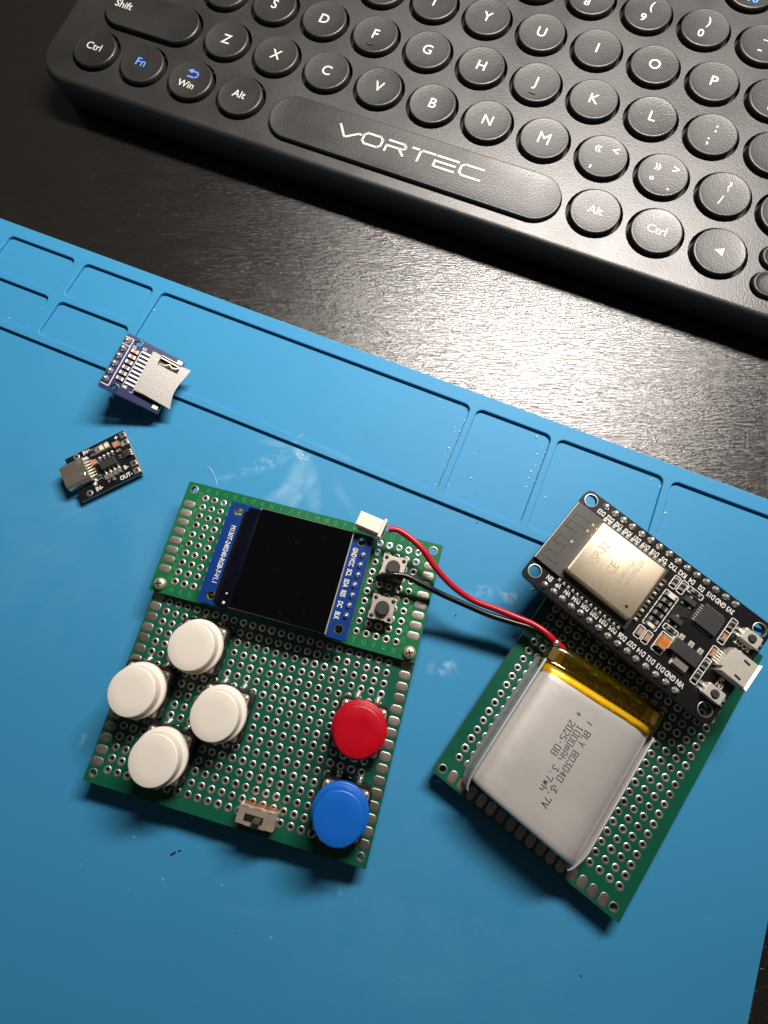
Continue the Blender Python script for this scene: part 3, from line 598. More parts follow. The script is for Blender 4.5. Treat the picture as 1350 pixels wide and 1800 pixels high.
# ------------------------------------------------------------------ pouch battery with its leads, lying on the carrier board
BZ = ZR + .12
bat = empty('pouch_battery', (15.213, -27.059, BZ), RA)
tag(bat, 'silver pouch battery with yellow taped end and red and black leads to a white plug', 'battery')
HB = 7.9
def sect(y, top, il, dz=0.0, sk=0.0):
    """pouch cross-section at y: flat top, rounded shoulders"""
    L_, R_ = 3.0 + il, 31.2 - il
    pts = [(L_, .3), (L_, 2.6), (L_ + .05, 3.8), (L_ + .3, top - 2.9), (L_ + .9, top - 1.75), (L_ + 2.0, top - .8), (L_ + 3.6, top - .25), (L_ + 6.5, top - .02), (17, top + .05), (R_ - 8, top - .03), (R_ - 5.2, top - .3), (R_ - 3.4, top - .8), (R_ - 1.8, top - 1.6), (R_ - .7, top - 2.6), (R_ - .05, 3.9), (R_, 2.6), (R_, .3), (25, .0), (17, 0), (9, 0)]
    return [(x, y + sk * (x - 17), z + dz) for x, z in pts]
rings = []
for y, t, il, sk in ((-2.0, 6.0, .9, -.03), (-1.95, 7.0, .6, -.03), (-1.75, 7.55, .4, -.03), (-1.35, 7.8, .25, -.028), (-.5, 7.9, .1, -.02), (2, 7.93, 0, 0), (8, 7.97, 0, 0), (15, 8.0, 0, 0), (22, 7.97, 0, 0), (27, 7.93, 0, .02), (29.8, 7.88, 0, .06), (30.5, 7.6, .05, .07), (30.95, 6.9, .15, .07), (31.1, 5.0, .2, .07)):
    rings.append(sect(y, t, il, 0, sk))
mb = MB(); mb.loft(rings); mb.build('pouch', 'pouch', bat, True, angle=50)
# folded foil seams along both long sides
def seam(xs, curl):
    mb = MB(); ys = [30.5, 24, 16, 8, 2, 0, -1.6, -3.0, -3.8]; rings = []
    for i, y in enumerate(ys):
        c = max(0, i - 4) / 4; x = xs + curl * c ** 1.6
        k = -1 if xs < 17 else 1
        rings.append([(x + k * .75, y, .5), (x + k * .45, y, .45), (x - .12, y, 3.6), (x - .2, y, 6.2 - c * 1.6), (x, y, 6.4 - c * 1.6), (x + .2, y, 6.2 - c * 1.6), (x + .2, y, 3.6)] if k < 0 else [(x - .18, y, .5), (x - .2, y, 3.6), (x - .22, y, 5.4 - c * 1.6), (x, y, 5.6 - c * 1.6), (x + .24, y, 5.4 - c * 1.6), (x + .3, y, 3.6), (x + .35, y, .5)])
    mb.loft(rings); return mb
seam(2.72, 1.4).build('foil_seam', 'seamside', bat, True, angle=60)
mb = MB(); mb.tube([(2.72 + 1.4 * (max(0, i - 4) / 4) ** 1.6, y, 6.42 - max(0, i - 4) / 4 * 1.6) for i, y in enumerate([30.5, 24, 16, 8, 2, 0, -1.6, -3.0, -3.8])], .24, 8); mb.build('foil_edge', 'foil', bat, True)
_ = 0; seam(31.62, -1.1).build('foil_seam', 'foil', bat, True, angle=15)
# protection board under the tape
mb = MB(); sk = .07
def sb(mb, x, y, z0, z1, sx, sy): mb.box(x, y + sk * (x - 17), z0, z1, sx, sy, sk)
sb(mb, 16.8, 33.9, 4.9, 5.6, 26.6, 4.0); mb.build('protection_board', 'bpcb', bat)
mb = MB()
for x, y, a, b in ((4.5, 33.5, 3.2, 3.2), (28.6, 33.3, 3.0, 3.0)): sb(mb, x, y, 5.62, 5.8, a, b)
mb.build('nickel_tab', 'gold', bat)
for cx_, cy_ in ((11.3, 34.1), (17.5, 34.0), (21.6, 34.0)):
    mb = MB(); sb(mb, cx_, cy_, 5.62, 6.2, 1.7, 1.7); c_ = mb.build('chip', 'chip', bat); mb = MB()
    for k in (-.65, 0, .65):
        for s_ in (-1, 1): sb(mb, cx_ + k, cy_ + s_ * 1.15, 5.62, 5.8, .34, .5)
    mb.build('contacts', 'gold', c_)
mb = MB()
for x, y in ((7.4, 32.9), (8.8, 33.4), (14, 34.6), (15.5, 32.7), (19.5, 34.8), (24, 33.4), (24.9, 34.6)): sb(mb, x, y, 5.62, 5.95, .9, .55)
mb.build('passive_parts', 'gold', bat)
mb = MB()
strokes(mb, 'R2', 15.0, 32.2, 5.63, .8, .7, .1)
for yy in (32.1, 32.45): mb.ribbon([(8.5, yy - .6), (26, yy + .65)], .09, 5.63)
mb.build('silkscreen_print', 'gold', bat)
# amber tape wrapped over the end
mb = MB(); prof = [(29.2, 8.1), (29.9, 8.05), (30.65, 7.78), (31.2, 7.05), (31.5, 6.45), (32.5, 6.3), (34.5, 6.25), (36.0, 6.15), (36.5, 5.4), (36.55, 2.5)]
xs = [2.45, 2.5, 3.5, 5.2, 9, 17, 25, 28.6, 30.4, 31.6, 31.68]
dz = [-4.4, -2.75, -1.5, -.65, -.02, .04, -.05, -.8, -1.75, -2.9, -4.4]
g = [[(x, y + sk * (x - 17) + (.12 * math.sin(x * 2.1) if i == 0 else 0), max(1.0, z + d * (1 if i < 4 else .55)) + .03) for x, d in zip(xs, dz)] for i, (y, z) in enumerate(prof)]
n_ = len(xs); vs = [p for r_ in g for p in r_]; fs = [(i * n_ + j, i * n_ + j + 1, (i + 1) * n_ + j + 1, (i + 1) * n_ + j) for i in range(len(prof) - 1) for j in range(n_ - 1)]
mb.add(vs, fs); mb.build('amber_tape', 'kapton', bat, True, angle=80)
# date and rating print
mb = MB(); a = -math.pi / 2
for t, x, y, h in (('BLY 803040 3.7V', 17.4, 22.4, 1.4), ('1000mAh 3.7wh', 15.5, 22.4, 1.4), ('2025-08', 13.6, 22.3, 1.4)):
    strokes(mb, t, x, y, 8.09, h, 1.26 if t != '2025-08' else 1.24, .13, a, wx=.56)
strokes(mb, '+', 13.8, 24.9, 8.09, 1.4, 1.2, .13, a); mb.ribbon([(16.9, 24.2), (18.0, 24.2)], .13, 8.09); mb.ribbon([(17.7, 8.9), (18.2, 8.8)], .09, 8.09); mb.ribbon([(17.7, 8.5), (18.2, 8.4)], .09, 8.09)
mb.build('print', 'ink', bat)
binv = Matrix.Rotation(-RA, 4, 'Z') @ Matrix.Translation((-15.213, 27.059, -BZ))
def wpts(pts, sub=5):
    pts = [binv @ (Vector(p) + (Vector((random.uniform(-.15, .15), random.uniform(-.15, .15), random.uniform(-.1, .1))) if 1 < i < len(pts) - 2 else Vector())) for i, p in enumerate(pts)]; out = []
    for i in range(len(pts) - 1):
        p0, p1, p2, p3 = pts[max(i - 1, 0)], pts[i], pts[i + 1], pts[min(i + 2, len(pts) - 1)]
        for k in range(sub):
            t = k / sub; out.append(.5 * ((2 * p1) + (-p0 + p2) * t + (2 * p0 - 5 * p1 + 4 * p2 - p3) * t * t + (-p0 + 3 * p1 - 3 * p2 + p3) * t ** 3))
    return out + [pts[-1]]
red = [(-1.4, 26.4, 12.7), (1.0, 26.2, 12.6), (4.1, 24.2, 12.3), (7.3, 21.2, 11.8), (10.2, 17.2, 11.0), (14.3, 12.8, 9.6), (19.5, 9.4, 8.6), (24.8, 7.2, 8.0), (29.5, 5.6, 8.0), (33.4, 3.9, 8.6), (36.0, 1.9, 9.2), (37.9, 0.1, 9.3), (40.3, -2.0, 8.8)]
blk = [(-4.2, 14.3, 11.0), (-2.9, 14.8, 11.4), (-0.4, 15.3, 11.6), (3.1, 14.8, 11.4), (7.2, 12.8, 10.6), (12.2, 10.6, 9.4), (17.8, 8.2, 8.4), (23.3, 5.9, 7.8), (28.9, 4.2, 7.6), (32.8, 2.9, 8.0), (35.9, 1.3, 8.6), (38.0, -0.7, 8.8), (39.7, -2.3, 8.4)]
mb = MB(); mb.tube(wpts(red), .79, 14); tag(mb.build('wire', 'wirered', bat, True, angle=70), 'red lead'); 
mb = MB(); q = wpts(blk); mb.tube(q, [.88 if i < 12 else .74 for i in range(len(q))], 14); wb = tag(mb.build('wire', 'wireblack', bat, True, angle=70), 'black lead with a loose end')
mb = MB()
for k in range(5):
    a = 2 * math.pi * k / 5; p = q[0] + Vector((.3 * math.cos(a), .3 * math.sin(a), .3 * math.sin(a * 2))); mb.tube([q[1], p, p + (q[0] - q[2]).normalized() * 1.0 + Vector((random.uniform(-.5, .5), random.uniform(-.5, .5), -.3))], .14, 6)
mb.build('strands', 'blackg', wb)
mb = MB(); p = binv @ Vector((38.6, -.7, 9.6)); mb.lathe([(.9, p.z - .4), (.8, p.z + .1), (.4, p.z + .4), (.01, p.z + .45)], p.x, p.y, 10); mb.build('solder_joint', 'blob', bat, True)
# white plug: housing with a rim and polarising ribs
cc = binv @ Vector((-5.7, 27.6, 0)); ca = -0.2561 - .16 - RA
pm_ = Matrix.Translation(Vector((cc.x, cc.y, 11.0 - BZ)) * S) @ Matrix.Rotation(ca, 4, 'Z')
mb = MB(); mb.box(-.3, 0, 0, 3.7, 6.4, 3.75, 0, .25); mb.box(-.2, -1.7, .3, 1.7, 5.2, 1.3, 0, .1)
pc = mb.build('plug', 'housing', bat); pc.matrix_local = pm_
mb = MB(); mb.box(3.2, -.1, -.25, 4.0, .75, 4.9, 0, .15); mb.build('plug_rim', 'housing', pc)
mb = MB(); mb.box(3.6, -.15, .9, 2.7, .06, 2.9); mb.build('wire_entry', 'gap', pc)

# ------------------------------------------------------------------ microcontroller board standing on its pins over the carrier board
EA = -0.717772; EZ = 14.8
esp = empty('microcontroller_board', (35.4, 12.6, ZR), EA)
tag(esp, 'black microcontroller board with metal radio module and micro USB socket', 'circuit board')
ez = EZ - ZR                                                   # board top in the thing's own frame
HE = [(-3.68, 23.95), (-3.65, 1.0), (42.76, 23.7), (42.6, .95)]
epcb = plate('circuit_board', rrect(-5.85, -1.65, 45.1, 26.2, 1.6, 4), [circ(x, y, 1.55, 24) for x, y in HE], -1.6, 0, ['pcbblack', 'blackg'], esp, loc=(0, 0, ez))
on = lambda x, y, z=0.0: (x, y, ez + z)
def hole_rims(holes, r, m, parent, loc=None, w=.16):
    for x, y in holes:
        mb = MB(); mb.lathe([(r - .02, -.4), (r - .02, .03), (r + w, .03), (r + w + .04, 0)], 0, 0, 20); mb.build('mounting_hole_rim', m, parent, True, loc=(x, y, 0))
hole_rims(HE, 1.55, 'steel', epcb, w=.1)
# pins: joint on top, plastic strip and long pin below
mb = MB(); mb.lathe([(.85, 0), (.72, .2), (.5, .6), (.38, 1.0), (.01, 1.08)], 0, 0, 10); EJ = mb.mesh('header_pin', 'blob', True, 50)
mb = MB(); mb.box(0, 0, -ez + .02, -1.6, .64, .64); EP = mb.mesh('pin_leg', 'gold')
for yy in (0.0, 25.05):
    mb = MB(); mb.box(17.78, yy, -4.1, -1.61, 38.1, 2.45); mb.build('header_strip', 'black', esp, loc=(0, 0, ez))
    for k in range(15):
        p_ = obj('header_pin', EJ, esp, on(k * P + random.uniform(-.1, .1), yy + random.uniform(-.1, .1)), random.uniform(0, 6)); p_.scale = (1, 1, random.uniform(.6, 1.1)); obj('pin_leg', EP, p_)
mb = MB(); low_ = 'EN VP VN D34 D35 D32 D33 D25 D26 D27 D14 D12 D13 GND VIN'.split(); upn = 'D23 D22 TX0 RX0 D21 D19 D18 D5 TX2 RX2 D4 D2 D15 GND 3V3'.split()
for k in range(15):
    put_text(mb, low_[k], 1.75, k * P, 1.95, .02, math.pi, .66, .04); put_text(mb, upn[k], 1.75, k * P - .1, 23.1, .02, math.pi, .66, .04)
put_text(mb, 'EN', 1.7, 42.25, 7.45, .02, math.pi, .8, .03); put_text(mb, 'BOOT', 1.7, 41.5, 18.15, .02, math.pi, .8, .03)
def frame(x0, y0, x1, y1, w=.2):
    mb.ribbon([(x0, y0), (x1, y0), (x1, y1), (x0, y1), (x0, y0)], w, .015)
BOX = [(21.75, 3.95, 23.4, 6.95), (23.8, 3.9, 25.3, 7.05), (21.7, 18.7, 23.2, 21.9), (23.65, 18.75, 25.2, 22.05), (25.5, 20.55, 29.3, 21.85), (25.9, 9.7, 29.45, 11.05), (26.45, 4.05, 28.9, 9.1), (31.3, 4.1, 34.9, 6.1)]
for b_ in BOX: frame(*b_)
ys_ = [7.7, 8.75, 10.46, 12.45, 14.2, 15.94, 17.7]
for a_, b_ in zip(ys_[:-1], ys_[1:]): frame(21.8, a_, 25.2, b_)
frame(36.7, 15.2, 38.25, 22.0); frame(36.75, 3.85, 38.25, 13.95); mb.ribbon([(36.8, 7.3), (38.2, 7.3)], .2, .016); mb.ribbon([(36.8, 10.6), (38.2, 10.6)], .2, .016); mb.ribbon([(36.8, 18.5), (38.2, 18.5)], .2, .016)
for s0 in (2, 13):
    pass
mb.build('silkscreen_print', 'silk', epcb)
# fine copper tracks fanning out between the chips
mb = MB()
for k in range(5): mb.ribbon([(25.4, 14.2 + k * .5), (27.4, 14.4 + k * .5), (29.0, 15.6 + k * .55), (30.2, 15.9 + k * .6)], .12, .01)
for k in range(4): mb.ribbon([(20.2, 18.6 - k * .45), (21.2, 19.4 - k * .3), (21.4, 22.3 - k * .2)], .1, .01)
mb.build('copper_tracks', 'pcbmodule', epcb)
# radio module
rm = plate('radio_module', rrect(-5.9, 3.55, 19.6, 21.35, .1, 1), [], .05, .85, ['pcbmodule', 'fr4'], esp, loc=on(0, 0))
mb = MB()
def shield_ring(d, z): return [(x, y, z) for x, y in rrect(1.05 + d, 5.15 + d, 18.5 - d, 20.0 - d, .5, 3)]
mb.loft([shield_ring(-.1, .86), shield_ring(0, 2.85), shield_ring(.08, 3.08), shield_ring(.25, 3.18)]); sh_ = mb.build('shield', 'nickel', rm, True, angle=50)
mb = MB(); mb.cyl(16.2, 7.1, 3.1, 3.2, .42, 16); mb.build('shield_hole', 'gap', rm)
mb = MB()
put_text(mb, 'ESP-32', 3.0, 4.7, 13.0, 3.195, math.pi / 2, .78); 
put_text(mb, 'CE', 2.9, 9.0, 12.2, 3.195, math.pi / 2, .9)
put_text(mb, 'ISM 2.4G 802.11 b/g/n', 1.5, 11.75, 12.4, 3.195, math.pi / 2, .74); put_text(mb, 'FCC ID:2ABTF-ESP32-32X', 1.5, 13.35, 12.6, 3.195, math.pi / 2, .66)
MT['etch'] = mat('laser_etch', (0.40, 0.35, 0.27), .6, .7)
mb.build('etched_lettering', 'etch', rm)
mb = MB(); tr_ = [(-5.15, 5.05), (-1.0, 5.2), (-1.0, 6.2)]
mb.ribbon([(-5.1, 5.05), (-.97, 5.2)], .16, .862); mb.ribbon([(-.97, 5.2), (-.97, 6.1)], .16, .862)
mb.ribbon([(-4.9, 6.0), (-4.5, 7.2), (-2.05, 7.35), (-2.03, 10.1), (-5.0, 9.6)], .16, .862)
mb.ribbon([(-3.2, 9.5), (-4.7, 9.5), (-4.8, 10.6), (-4.55, 11.8), (-1.95, 11.9), (-1.98, 14.7), (-5.0, 14.4)], .16, .862)
mb.ribbon([(-2.9, 14.35), (-4.7, 14.3), (-4.7, 15.2), (-4.6, 16.3), (-.2, 16.65)], .16, .862); mb.ribbon([(-4.65, 17.2), (-4.58, 18.5), (0, 18.8)], .16, .862)
mb.build('antenna', 'trace', rm)
for x, y in ((.05, 18.75), (-.1, 16.7)):
    mb = MB(); mb.cyl(x, y, .86, .9, .36, 12); mb.build('gold_dot', 'gold', rm)
mb = MB(); put_text(mb, '*', 1.8, -1.1, 12.0, .87, 1.2); mb.ribbon([(-5.85, 3.6), (-5.85, 21.2)], .14, .87); mb.build('module_marks', 'silk', rm)
mb = MB(); mb.box(0, 0, .0, .5, .7, 1.3); mb.lathe([(.42, .1), (.36, .4), (.2, .62), (.01, .66)], 0, -.25, 8); CASP = mb.mesh('solder_pad', 'blob', True, 50)
mb = MB(); mb.box(0, 0, .0, .45, .6, 1.5); CASG = mb.mesh('solder_pad', 'gold')
for k in range(14):
    obj('solder_pad', CASP, esp, on(1.9 + 1.265 * k, 3.25), 0); obj('solder_pad', CASP, esp, on(1.6 + 1.275 * k, 21.9), math.pi)
for k in range(10): obj('solder_pad', CASG if k % 2 else CASP, esp, on(20.0, 7.1 + 1.3 * k), math.pi / 2)
# surface-mount parts
def smd(name, x, y, L, W_, H, body, parent=esp, ends='blob', along='x', z=ez, e=.26):
    """two-terminal chip part: body with two metal ends"""
    a = 0 if along == 'x' else math.pi / 2
    mb = MB(); mb.box(0, 0, .04, H, L * (1 - 2 * e) + .02, W_); o = mb.build(name, body, parent, loc=(x, y, z)); o.rotation_euler = (0, 0, a)
    for s_ in (-1, 1):
        m2 = MB(); m2.box(s_ * L * (.5 - e / 2), 0, .02, H + .03, L * e, W_ * 1.04, 0, .04); m2.build('terminal', ends, o)
    return o
for x, y, m in ((22.55, 5.45, 'tan'), (24.55, 5.45, 'tan'), (22.45, 20.3, 'resist'), (24.4, 20.4, 'resist')): smd('capacitor' if m == 'tan' else 'resistor', x, y, 2.0, .95, .55, m, along='y')
for x, y in ((27.4, 21.2), (27.7, 10.4)): smd('resistor', x, y, 2.2, .8, .5, 'resist')
for i, (a_, b_) in enumerate(zip(ys_[:-1], ys_[1:])):
    y_ = (a_ + b_) / 2
    if i in (0, 5): smd('indicator_led', 23.5, y_, 2.3, .8 if i == 0 else 1.0, .6, 'led', e=.18)
    else: smd('resistor', 23.5, y_, 2.1, 1.0, .5, 'resist')
for y_ in (16.8, 20.3): smd('resistor', 37.5, y_, 1.9, .9, .5, 'resist' if y_ > 18 else 'tan', along='y')
for y_, m in ((5.6, 'resist'), (8.95, 'resist'), (12.3, 'tan')): smd('resistor', 37.5, y_, 2.0, .9, .5, m, along='y')
o_ = smd('tantalum_capacitor', 27.6, 6.7, 3.3, 1.9, 1.5, 'tant', along='y', e=.12)
mb = MB(); 
for k in range(3): strokes(mb, '107', -.9, -.75 + k * .55, 1.515, .42, .5, .06)
mb.build('print', 'brown', o_)
o_ = smd('diode', 33.1, 5.1, 3.3, 1.5, .9, 'ceram', e=.16)
# bridge chip, transistors, regulator
mb = MB(); mb.box(0, 0, .1, .95, 5.1, 5.1, 0, .06); uq = mb.build('bridge_chip', 'chip', esp, loc=on(32.75, 17.8))
mb = MB()
for k in range(7):
    t_ = -1.95 + k * .65
    for x, y, sx, sy in ((-2.75, t_, .55, .32), (2.75, t_, .55, .32), (t_, -2.75, .32, .55), (t_, 2.75, .32, .55)): mb.box(x, y, .02, .2, sx, sy)
mb.build('chip_leads', 'blob', uq)
for x, y in ((27.2, 18.5), (27.1, 12.9)):
    mb = MB(); mb.box(0, 0, .15, 1.0, 2.9, 1.3, 0, .08); t_ = mb.build('transistor', 'chip', esp, loc=on(x, y)); mb = MB()
    for dx, dy in ((-.95, -1.05), (.95, -1.05), (0, 1.05)): mb.box(dx, dy, .02, .35, .5, .8, 0, .08)
    mb.build('leads', 'blob', t_)
mb = MB(); mb.box(0, 0, .1, 1.6, 6.4, 3.3, 0, .12); rg = mb.build('regulator', 'chip', esp, loc=on(32.45, 8.0)); mb = MB()
for dx in (-2.1, .35, 2.7): mb.box(dx, 2.5, .02, .3, 1.1, 1.7, 0, .06)
mb.box(0, -1.9, .02, .3, 3.2, .6); mb.box(-3.5, 0, .02, .5, .5, 3.4); mb.build('leads', 'usbm', rg)
mb = MB()
for dx in (-2.1, .35, 2.7): mb.ribbon([(dx - .2, 1.95), (dx - .2, 2.9), (dx + .2, 2.9), (dx + .2, 2.35), (dx - .2, 2.35)], .1, .335)
mb.build('solder_marks', 'black', rg)
# micro USB socket and the two side buttons
mb = MB(); mb.loft([[(x, y, z) for x, y in ((39.4 + d, 15.6 - d), (39.4 + d, 14.7 - d), (38.9 + d, 14.7 - d), (38.9 + d, 10.3 + d), (39.4 + d, 10.3 + d), (39.4 + d, 9.3 + d), (45.1 - d, 9.3 + d), (45.1 - d, 15.6 - d))] for z, d in ((.05, 0), (2.45, 0), (2.62, .14))]); us = mb.build('usb_socket', 'usbm', esp, loc=on(0, 0))
mb = MB(); mb.loft([[(45.1, 9.25, .3), (45.1, 15.65, .3), (45.1, 15.65, 2.6), (45.1, 9.25, 2.6)], [(45.65, 9.0, .1), (45.65, 15.9, .1), (45.65, 15.9, 2.85), (45.65, 9.0, 2.85)]], True, True); mb.build('socket_lip', 'usbm', us)
mb = MB()
for y in (10.4, 14.4): mb.box(42.9, y, 2.6, 2.66, 1.5, .5, -.1)
mb.build('latch_slot', 'gap', us)
mb = MB()
for k in range(5): mb.box(38.35, 11.1 + k * .65, .02, .25, 1.2, .3)
mb.build('contacts', 'blob', us)
for y in (8.7, 16.2):
    mb = MB(); mb.lathe([(.6, .0), (.5, .4), (.2, .6), (.01, .62)], 41.9, y, 10); mb.build('anchor_joint', 'blob', us, True)
for y in (20.1, 4.6):
    mb = MB(); mb.loft([[(x, yy, z) for x, yy in rrect(-2.1 + d, -1.5 + d, 2.1 - d, 1.5 - d, .35, 2)] for z, d in ((.1, 0), (1.5, 0), (1.62, .12))]); b_ = mb.build('side_button', 'usbm', esp, loc=on(41.6, y)); b_.rotation_euler = (0, 0, 0)
    mb = MB(); mb.cyl(0, 0, 1.6, 2.05, .85, 20, .1); mb.build('plunger', 'blackg', b_, True)
    mb = MB(); mb.lathe([(.98, 1.625), (.9, 1.64), (.86, 1.64)], 0, 0, 20); mb.build('plunger_ring', 'black', b_)
    mb = MB()
    for sx in (-1, 1): mb.box(sx * 2.6, .5, .02, .5, 1.0, .8, 0, .08); mb.box(sx * 2.6, -.8, .02, .5, 1.0, .6, 0, .08)
    mb.build('leads', 'blob', b_)

# ------------------------------------------------------------------ memory card reader, tilted on its header pins
ex = Vector((0.8458, -0.3194, -0.4274)).normalized(); ey = -Vector((-0.3516, -0.9362, 0.0038)); ey = (ey - ex * ey.dot(ex)).normalized(); en = ex.cross(ey)
SM = Matrix.Translation(Vector((-76.21, 85.02, 10.0)) * S) @ Matrix((ex, ey, en)).transposed().to_4x4()
sd = empty('card_reader', None, m=SM)
tag(sd, 'navy memory card reader board with steel card slot, tilted up on its pins', 'card reader')
sp_ = plate('reader_board', rrect(-.05, -17.75, 16.6, .0, .15, 1), [circ(3.75, -1.45, .95, 20), circ(3.9, -16.25, .95, 20)], -1.5, 0, ['pcbnavy', 'fr4w'], sd)
hole_rims([(3.75, -1.45), (3.9, -16.25)], .95, 'pcbnavy', sp_)
mb = MB(); mb.lathe([(.95, 0), (.88, .25), (.68, .7), (.4, 1.0), (.01, 1.08)], 0, 0, 14); SJ = mb.mesh('header_pin', 'blob', True, 60)
mb = MB(); mb.box(0, 0, -9.2, -1.5, .6, .6); SP = mb.mesh('pin_leg', 'gold')
for k in range(6):
    p_ = obj('header_pin', SJ, sd, (.78, -2.32 - 2.56 * k, 0)); obj('pin_leg', SP, p_)
mb = MB(); mb.box(.95, -8.75, -4.0, -1.51, 2.4, 15.3); mb.build('header_strip', 'black', sd)
mb = MB(); z_ = .015
mb.ribbon([(.1, -1.2), (2.15, -1.15), (2.3, -16.65), (.3, -16.6)], .2, z_); mb.ribbon([(.1, -3.5), (2.1, -3.5)], .2, z_)
put_text(mb, 'U1', 1.2, 5.8, -2.2, z_, 0, .8, .04); put_text(mb, '10K', 1.1, 5.9, -14.9, z_, 0, .8, .04); put_text(mb, 'C2', 1.0, 3.2, -3.0, z_, 0, .8, .03)
mb.ribbon([(5.3, -3.2), (5.3, -14.1)], .14, z_); mb.ribbon([(8.3, -14.8), (8.3, -15.6), (7.6, -15.6)], .14, z_)
mb.build('silkscreen_print', 'silk', sp_)
for k, m in enumerate(('tan', 'tant', 'ceram', 'ceram', 'ceram', 'ceram')): smd('capacitor' if k < 2 else 'resistor', 4.0, -4.3 - 1.82 * k, 1.9, 1.0, .6, m, sd, z=0)
for k in range(9):
    mb = MB(); mb.box(0, 0, .05, .4, 2.7, .62, 0, .08); mb.build('slot_contact', 'usbm', sd, loc=(6.9, -3.3 - 1.3 * k, 0))
mb = MB()
ol = [(8.2, -2.0), (10.6, -2.05), (10.7, -4.9), (16.5, -4.95), (16.4, -2.3), (19.3, -2.0), (18.9, -4.4), (18.35, -7.0), (18.1, -9.2), (18.1, -11.0), (18.6, -13.4), (19.2, -15.4), (8.4, -14.6)]
mb.prism(ol, 1.35, 1.55); cs_ = mb.build('slot_cover', 'sparkle', sd)
mb = MB(); mb.box(12.6, -14.85, .05, 1.4, 8.2, .15, -.02); mb.box(13.4, -1.9, .05, 1.36, 5.4, .15, -.02); mb.build('slot_wall', 'usbm', cs_)
mb = MB(); mb.box(12.6, -8.4, .04, .3, 8.6, 12.4); mb.build('slot_base', 'black', cs_)
mb = MB(); mb.tube([(10.9, -4.4, .9), (12.5, -4.2, 1.1), (13.6, -3.3, 1.2), (14.4, -3.9, 1.2), (15.4, -3.6, 1.1), (16.2, -2.9, 1.0)], .22, 6); mb.box(13.4, -2.6, .6, 1.2, 5.4, .3, -.03); mb.build('spring', 'steel', cs_, True)
for x, y in ((15.5, -.95), (15.3, -16.55)):
    mb = MB(); mb.box(0, 0, .02, .35, 1.6, 1.1, 0, .08); mb.build('anchor_tab', 'usbm', sd, loc=(x, y, 0))

# ------------------------------------------------------------------ USB-C charging module lying on the mat
ch = empty('charging_module', (-94.61, 49.718, -1.0), 0.5219)
tag(ch, 'small black charging module with a shiny USB-C socket and copper-edged pads', 'charging module')
cz = 2.0
HC = [(17.3, -1.22), (17.18, -3.74), (16.88, -11.09), (16.77, -13.53), (3.2, -.95), (2.6, -13.2)]
outl = [(0, 0), (18.12, 0), (17.95, -14.95), (-.35, -14.4), (-.3, -10.95), (4.0, -10.8), (4.0, -2.6), (0, -2.4)]
cp_ = plate('module_board', outl, [circ(x, y, .55, 12) for x, y in HC], -1.0, 0, ['pcbblack', 'fr4w'], ch, loc=(0, 0, cz))
for x, y in HC:
    mb = MB(); q = rrect(-1.0, -.95, 1.0, .95, .3, 2) if x > 10 else circ(0, 0, 1.0, 12); n_ = len(q)
    inner = circ(0, 0, .52, n_)
    st = math.atan2(q[0][1], q[0][0]); inner = [(.52 * math.cos(math.atan2(b, a)), .52 * math.sin(math.atan2(b, a))) for a, b in q]
    mb.loft([[(a, b, .0) for a, b in q], [(a * .95, b * .95, .07) for a, b in q], [(a, b, .06) for a, b in inner], [(a, b, -.98) for a, b in inner]], False, False)
    mb.build('wire_pad', 'tin', ch, True, loc=(x, y, cz), angle=60)
mb = MB()
def usb_ring(x, r_=1.1): return [(x, y, z) for y, z in [(-6.55 + a, 1.0 + b) for a, b in rrect(-3.85, -1.55, 3.85, 1.6, 1.3, 5)]]
mb.loft([usb_ring(-1.5), usb_ring(-1.35), usb_ring(5.3)], False, True); uc = mb.build('usb_socket', 'usbc', ch, True, loc=(0, 0, cz - .3), angle=60)
mb = MB(); mb.loft([[(x, -6.55 + (y + 6.55) * .9, 1.0 + (z - 1.0) * .82) for x, y, z in usb_ring(-1.48)], [(x, -6.55 + (y + 6.55) * .9, 1.0 + (z - 1.0) * .82) for x, y, z in usb_ring(3)]], False, True); mb.build('socket_mouth', 'gap', uc)
for y in (-4.4, -8.3):
    mb = MB(); mb.box(3.9, y, 2.55, 2.75, 1.3, .9, .3 if y > -6 else -.3, .05); mb.build('shell_tab', 'blob', uc)
for x, y in ((5.6, -2.9), (5.6, -10.6), (3.2, -2.5), (4.9, -11.6)):
    mb = MB(); mb.lathe([(.7, .0), (.6, .4), (.3, .7), (.01, .75)], 0, 0, 10); mb.build('solder_joint', 'blob', ch, True, loc=(x, y, cz))
for k in range(6):
    mb = MB(); mb.box(0, 0, .02, .35, 1.5, .5, 0, .1); mb.build('socket_contact', 'blob', ch, loc=(5.9, -4.2 - .95 * k, cz))
mb = MB(); mb.box(0, 0, .15, 1.3, 4.4, 2.5, 0, .1); cu_ = mb.build('charger_chip', 'chip', ch, loc=(10.8, -7.9, cz)); cu_.rotation_euler = (0, 0, -.02)
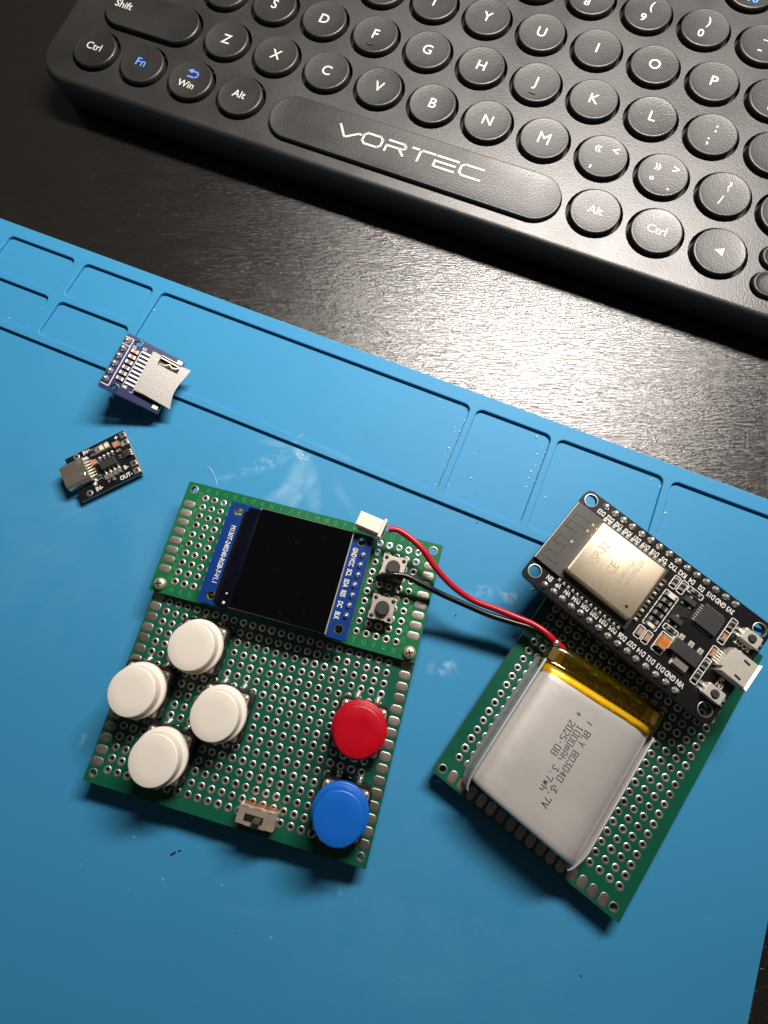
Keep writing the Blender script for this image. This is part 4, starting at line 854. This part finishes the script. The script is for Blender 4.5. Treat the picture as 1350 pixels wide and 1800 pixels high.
for k in range(4):
    for y in (-4.75, -10.2):
        mb = MB(); mb.lathe([(.5, .0), (.42, .35), (.2, .55), (.01, .58)], 0, 0, 8); mb.box(0, .5 if y < -8 else -.6, .1, .4, .4, 1.2); mb.build('chip_lead', 'blob', ch, True, loc=(9.0 + 1.28 * k, y, cz), angle=50)
smd('resistor', 7.6, -2.2, 2.2, 1.1, .5, 'resist', ch, along='y', z=cz); smd('resistor', 9.2, -2.3, 2.2, 1.1, .5, 'ceram', ch, along='y', z=cz)
smd('indicator_led', 10.7, -2.3, 2.3, 1.1, .7, 'led', ch, along='y', z=cz, e=.2); smd('indicator_led', 12.3, -2.3, 2.3, 1.1, .7, 'led', ch, along='y', z=cz, e=.2)
smd('capacitor', 7.3, -5.5, 1.5, 1.5, .9, 'tan', ch, z=cz, e=.1); smd('capacitor', 14.9, -3.6, 1.9, 1.7, 1.0, 'tan', ch, z=cz, e=.16)
smd('resistor', 14.6, -5.4, 1.2, .8, .4, 'ceram', ch, z=cz); smd('resistor', 14.3, -7.4, 1.1, .7, .4, 'resist', ch, along='y', z=cz)
mb = MB(); mb.box(0, 0, .1, .9, 1.4, 2.2, 0, .08); qq = mb.build('protection_chip', 'chip', ch, loc=(16.6, -7.5, cz)); 
for k in range(3):
    for s_ in (-1, 1):
        mb = MB(); mb.lathe([(.36, .0), (.3, .3), (.01, .45)], s_ * 1.0, -.75 + k * .75, 8); mb.build('chip_lead', 'blob', qq, True)
for k, (x, y) in enumerate(((8.7, -11.4), (10.05, -11.5), (11.4, -11.4), (12.7, -11.3))): smd('capacitor', x, y, 1.5, .9, .6, 'ceram', ch, along='y', z=cz, e=.3)
smd('resistor', 9.6, -12.9, 2.0, .8, .5, 'resist', ch, z=cz); smd('resistor', 7.1, -10.4, 1.3, .8, .5, 'resist', ch, along='y', z=cz)
mb = MB(); put_text(mb, '+', 2.0, 15.4, -1.2, .02, 0, 1, .06)
for t, x, y in (('IN+', 6.4, -.95), ('B-', 14.6, -11.1), ('OUT-', 13.6, -13.6), ('IN-', 5.6, -13.2)): put_text(mb, t, 1.75, x, y, .02, 0, .85, .06)
mb.build('silkscreen_print', 'silk', cp_)
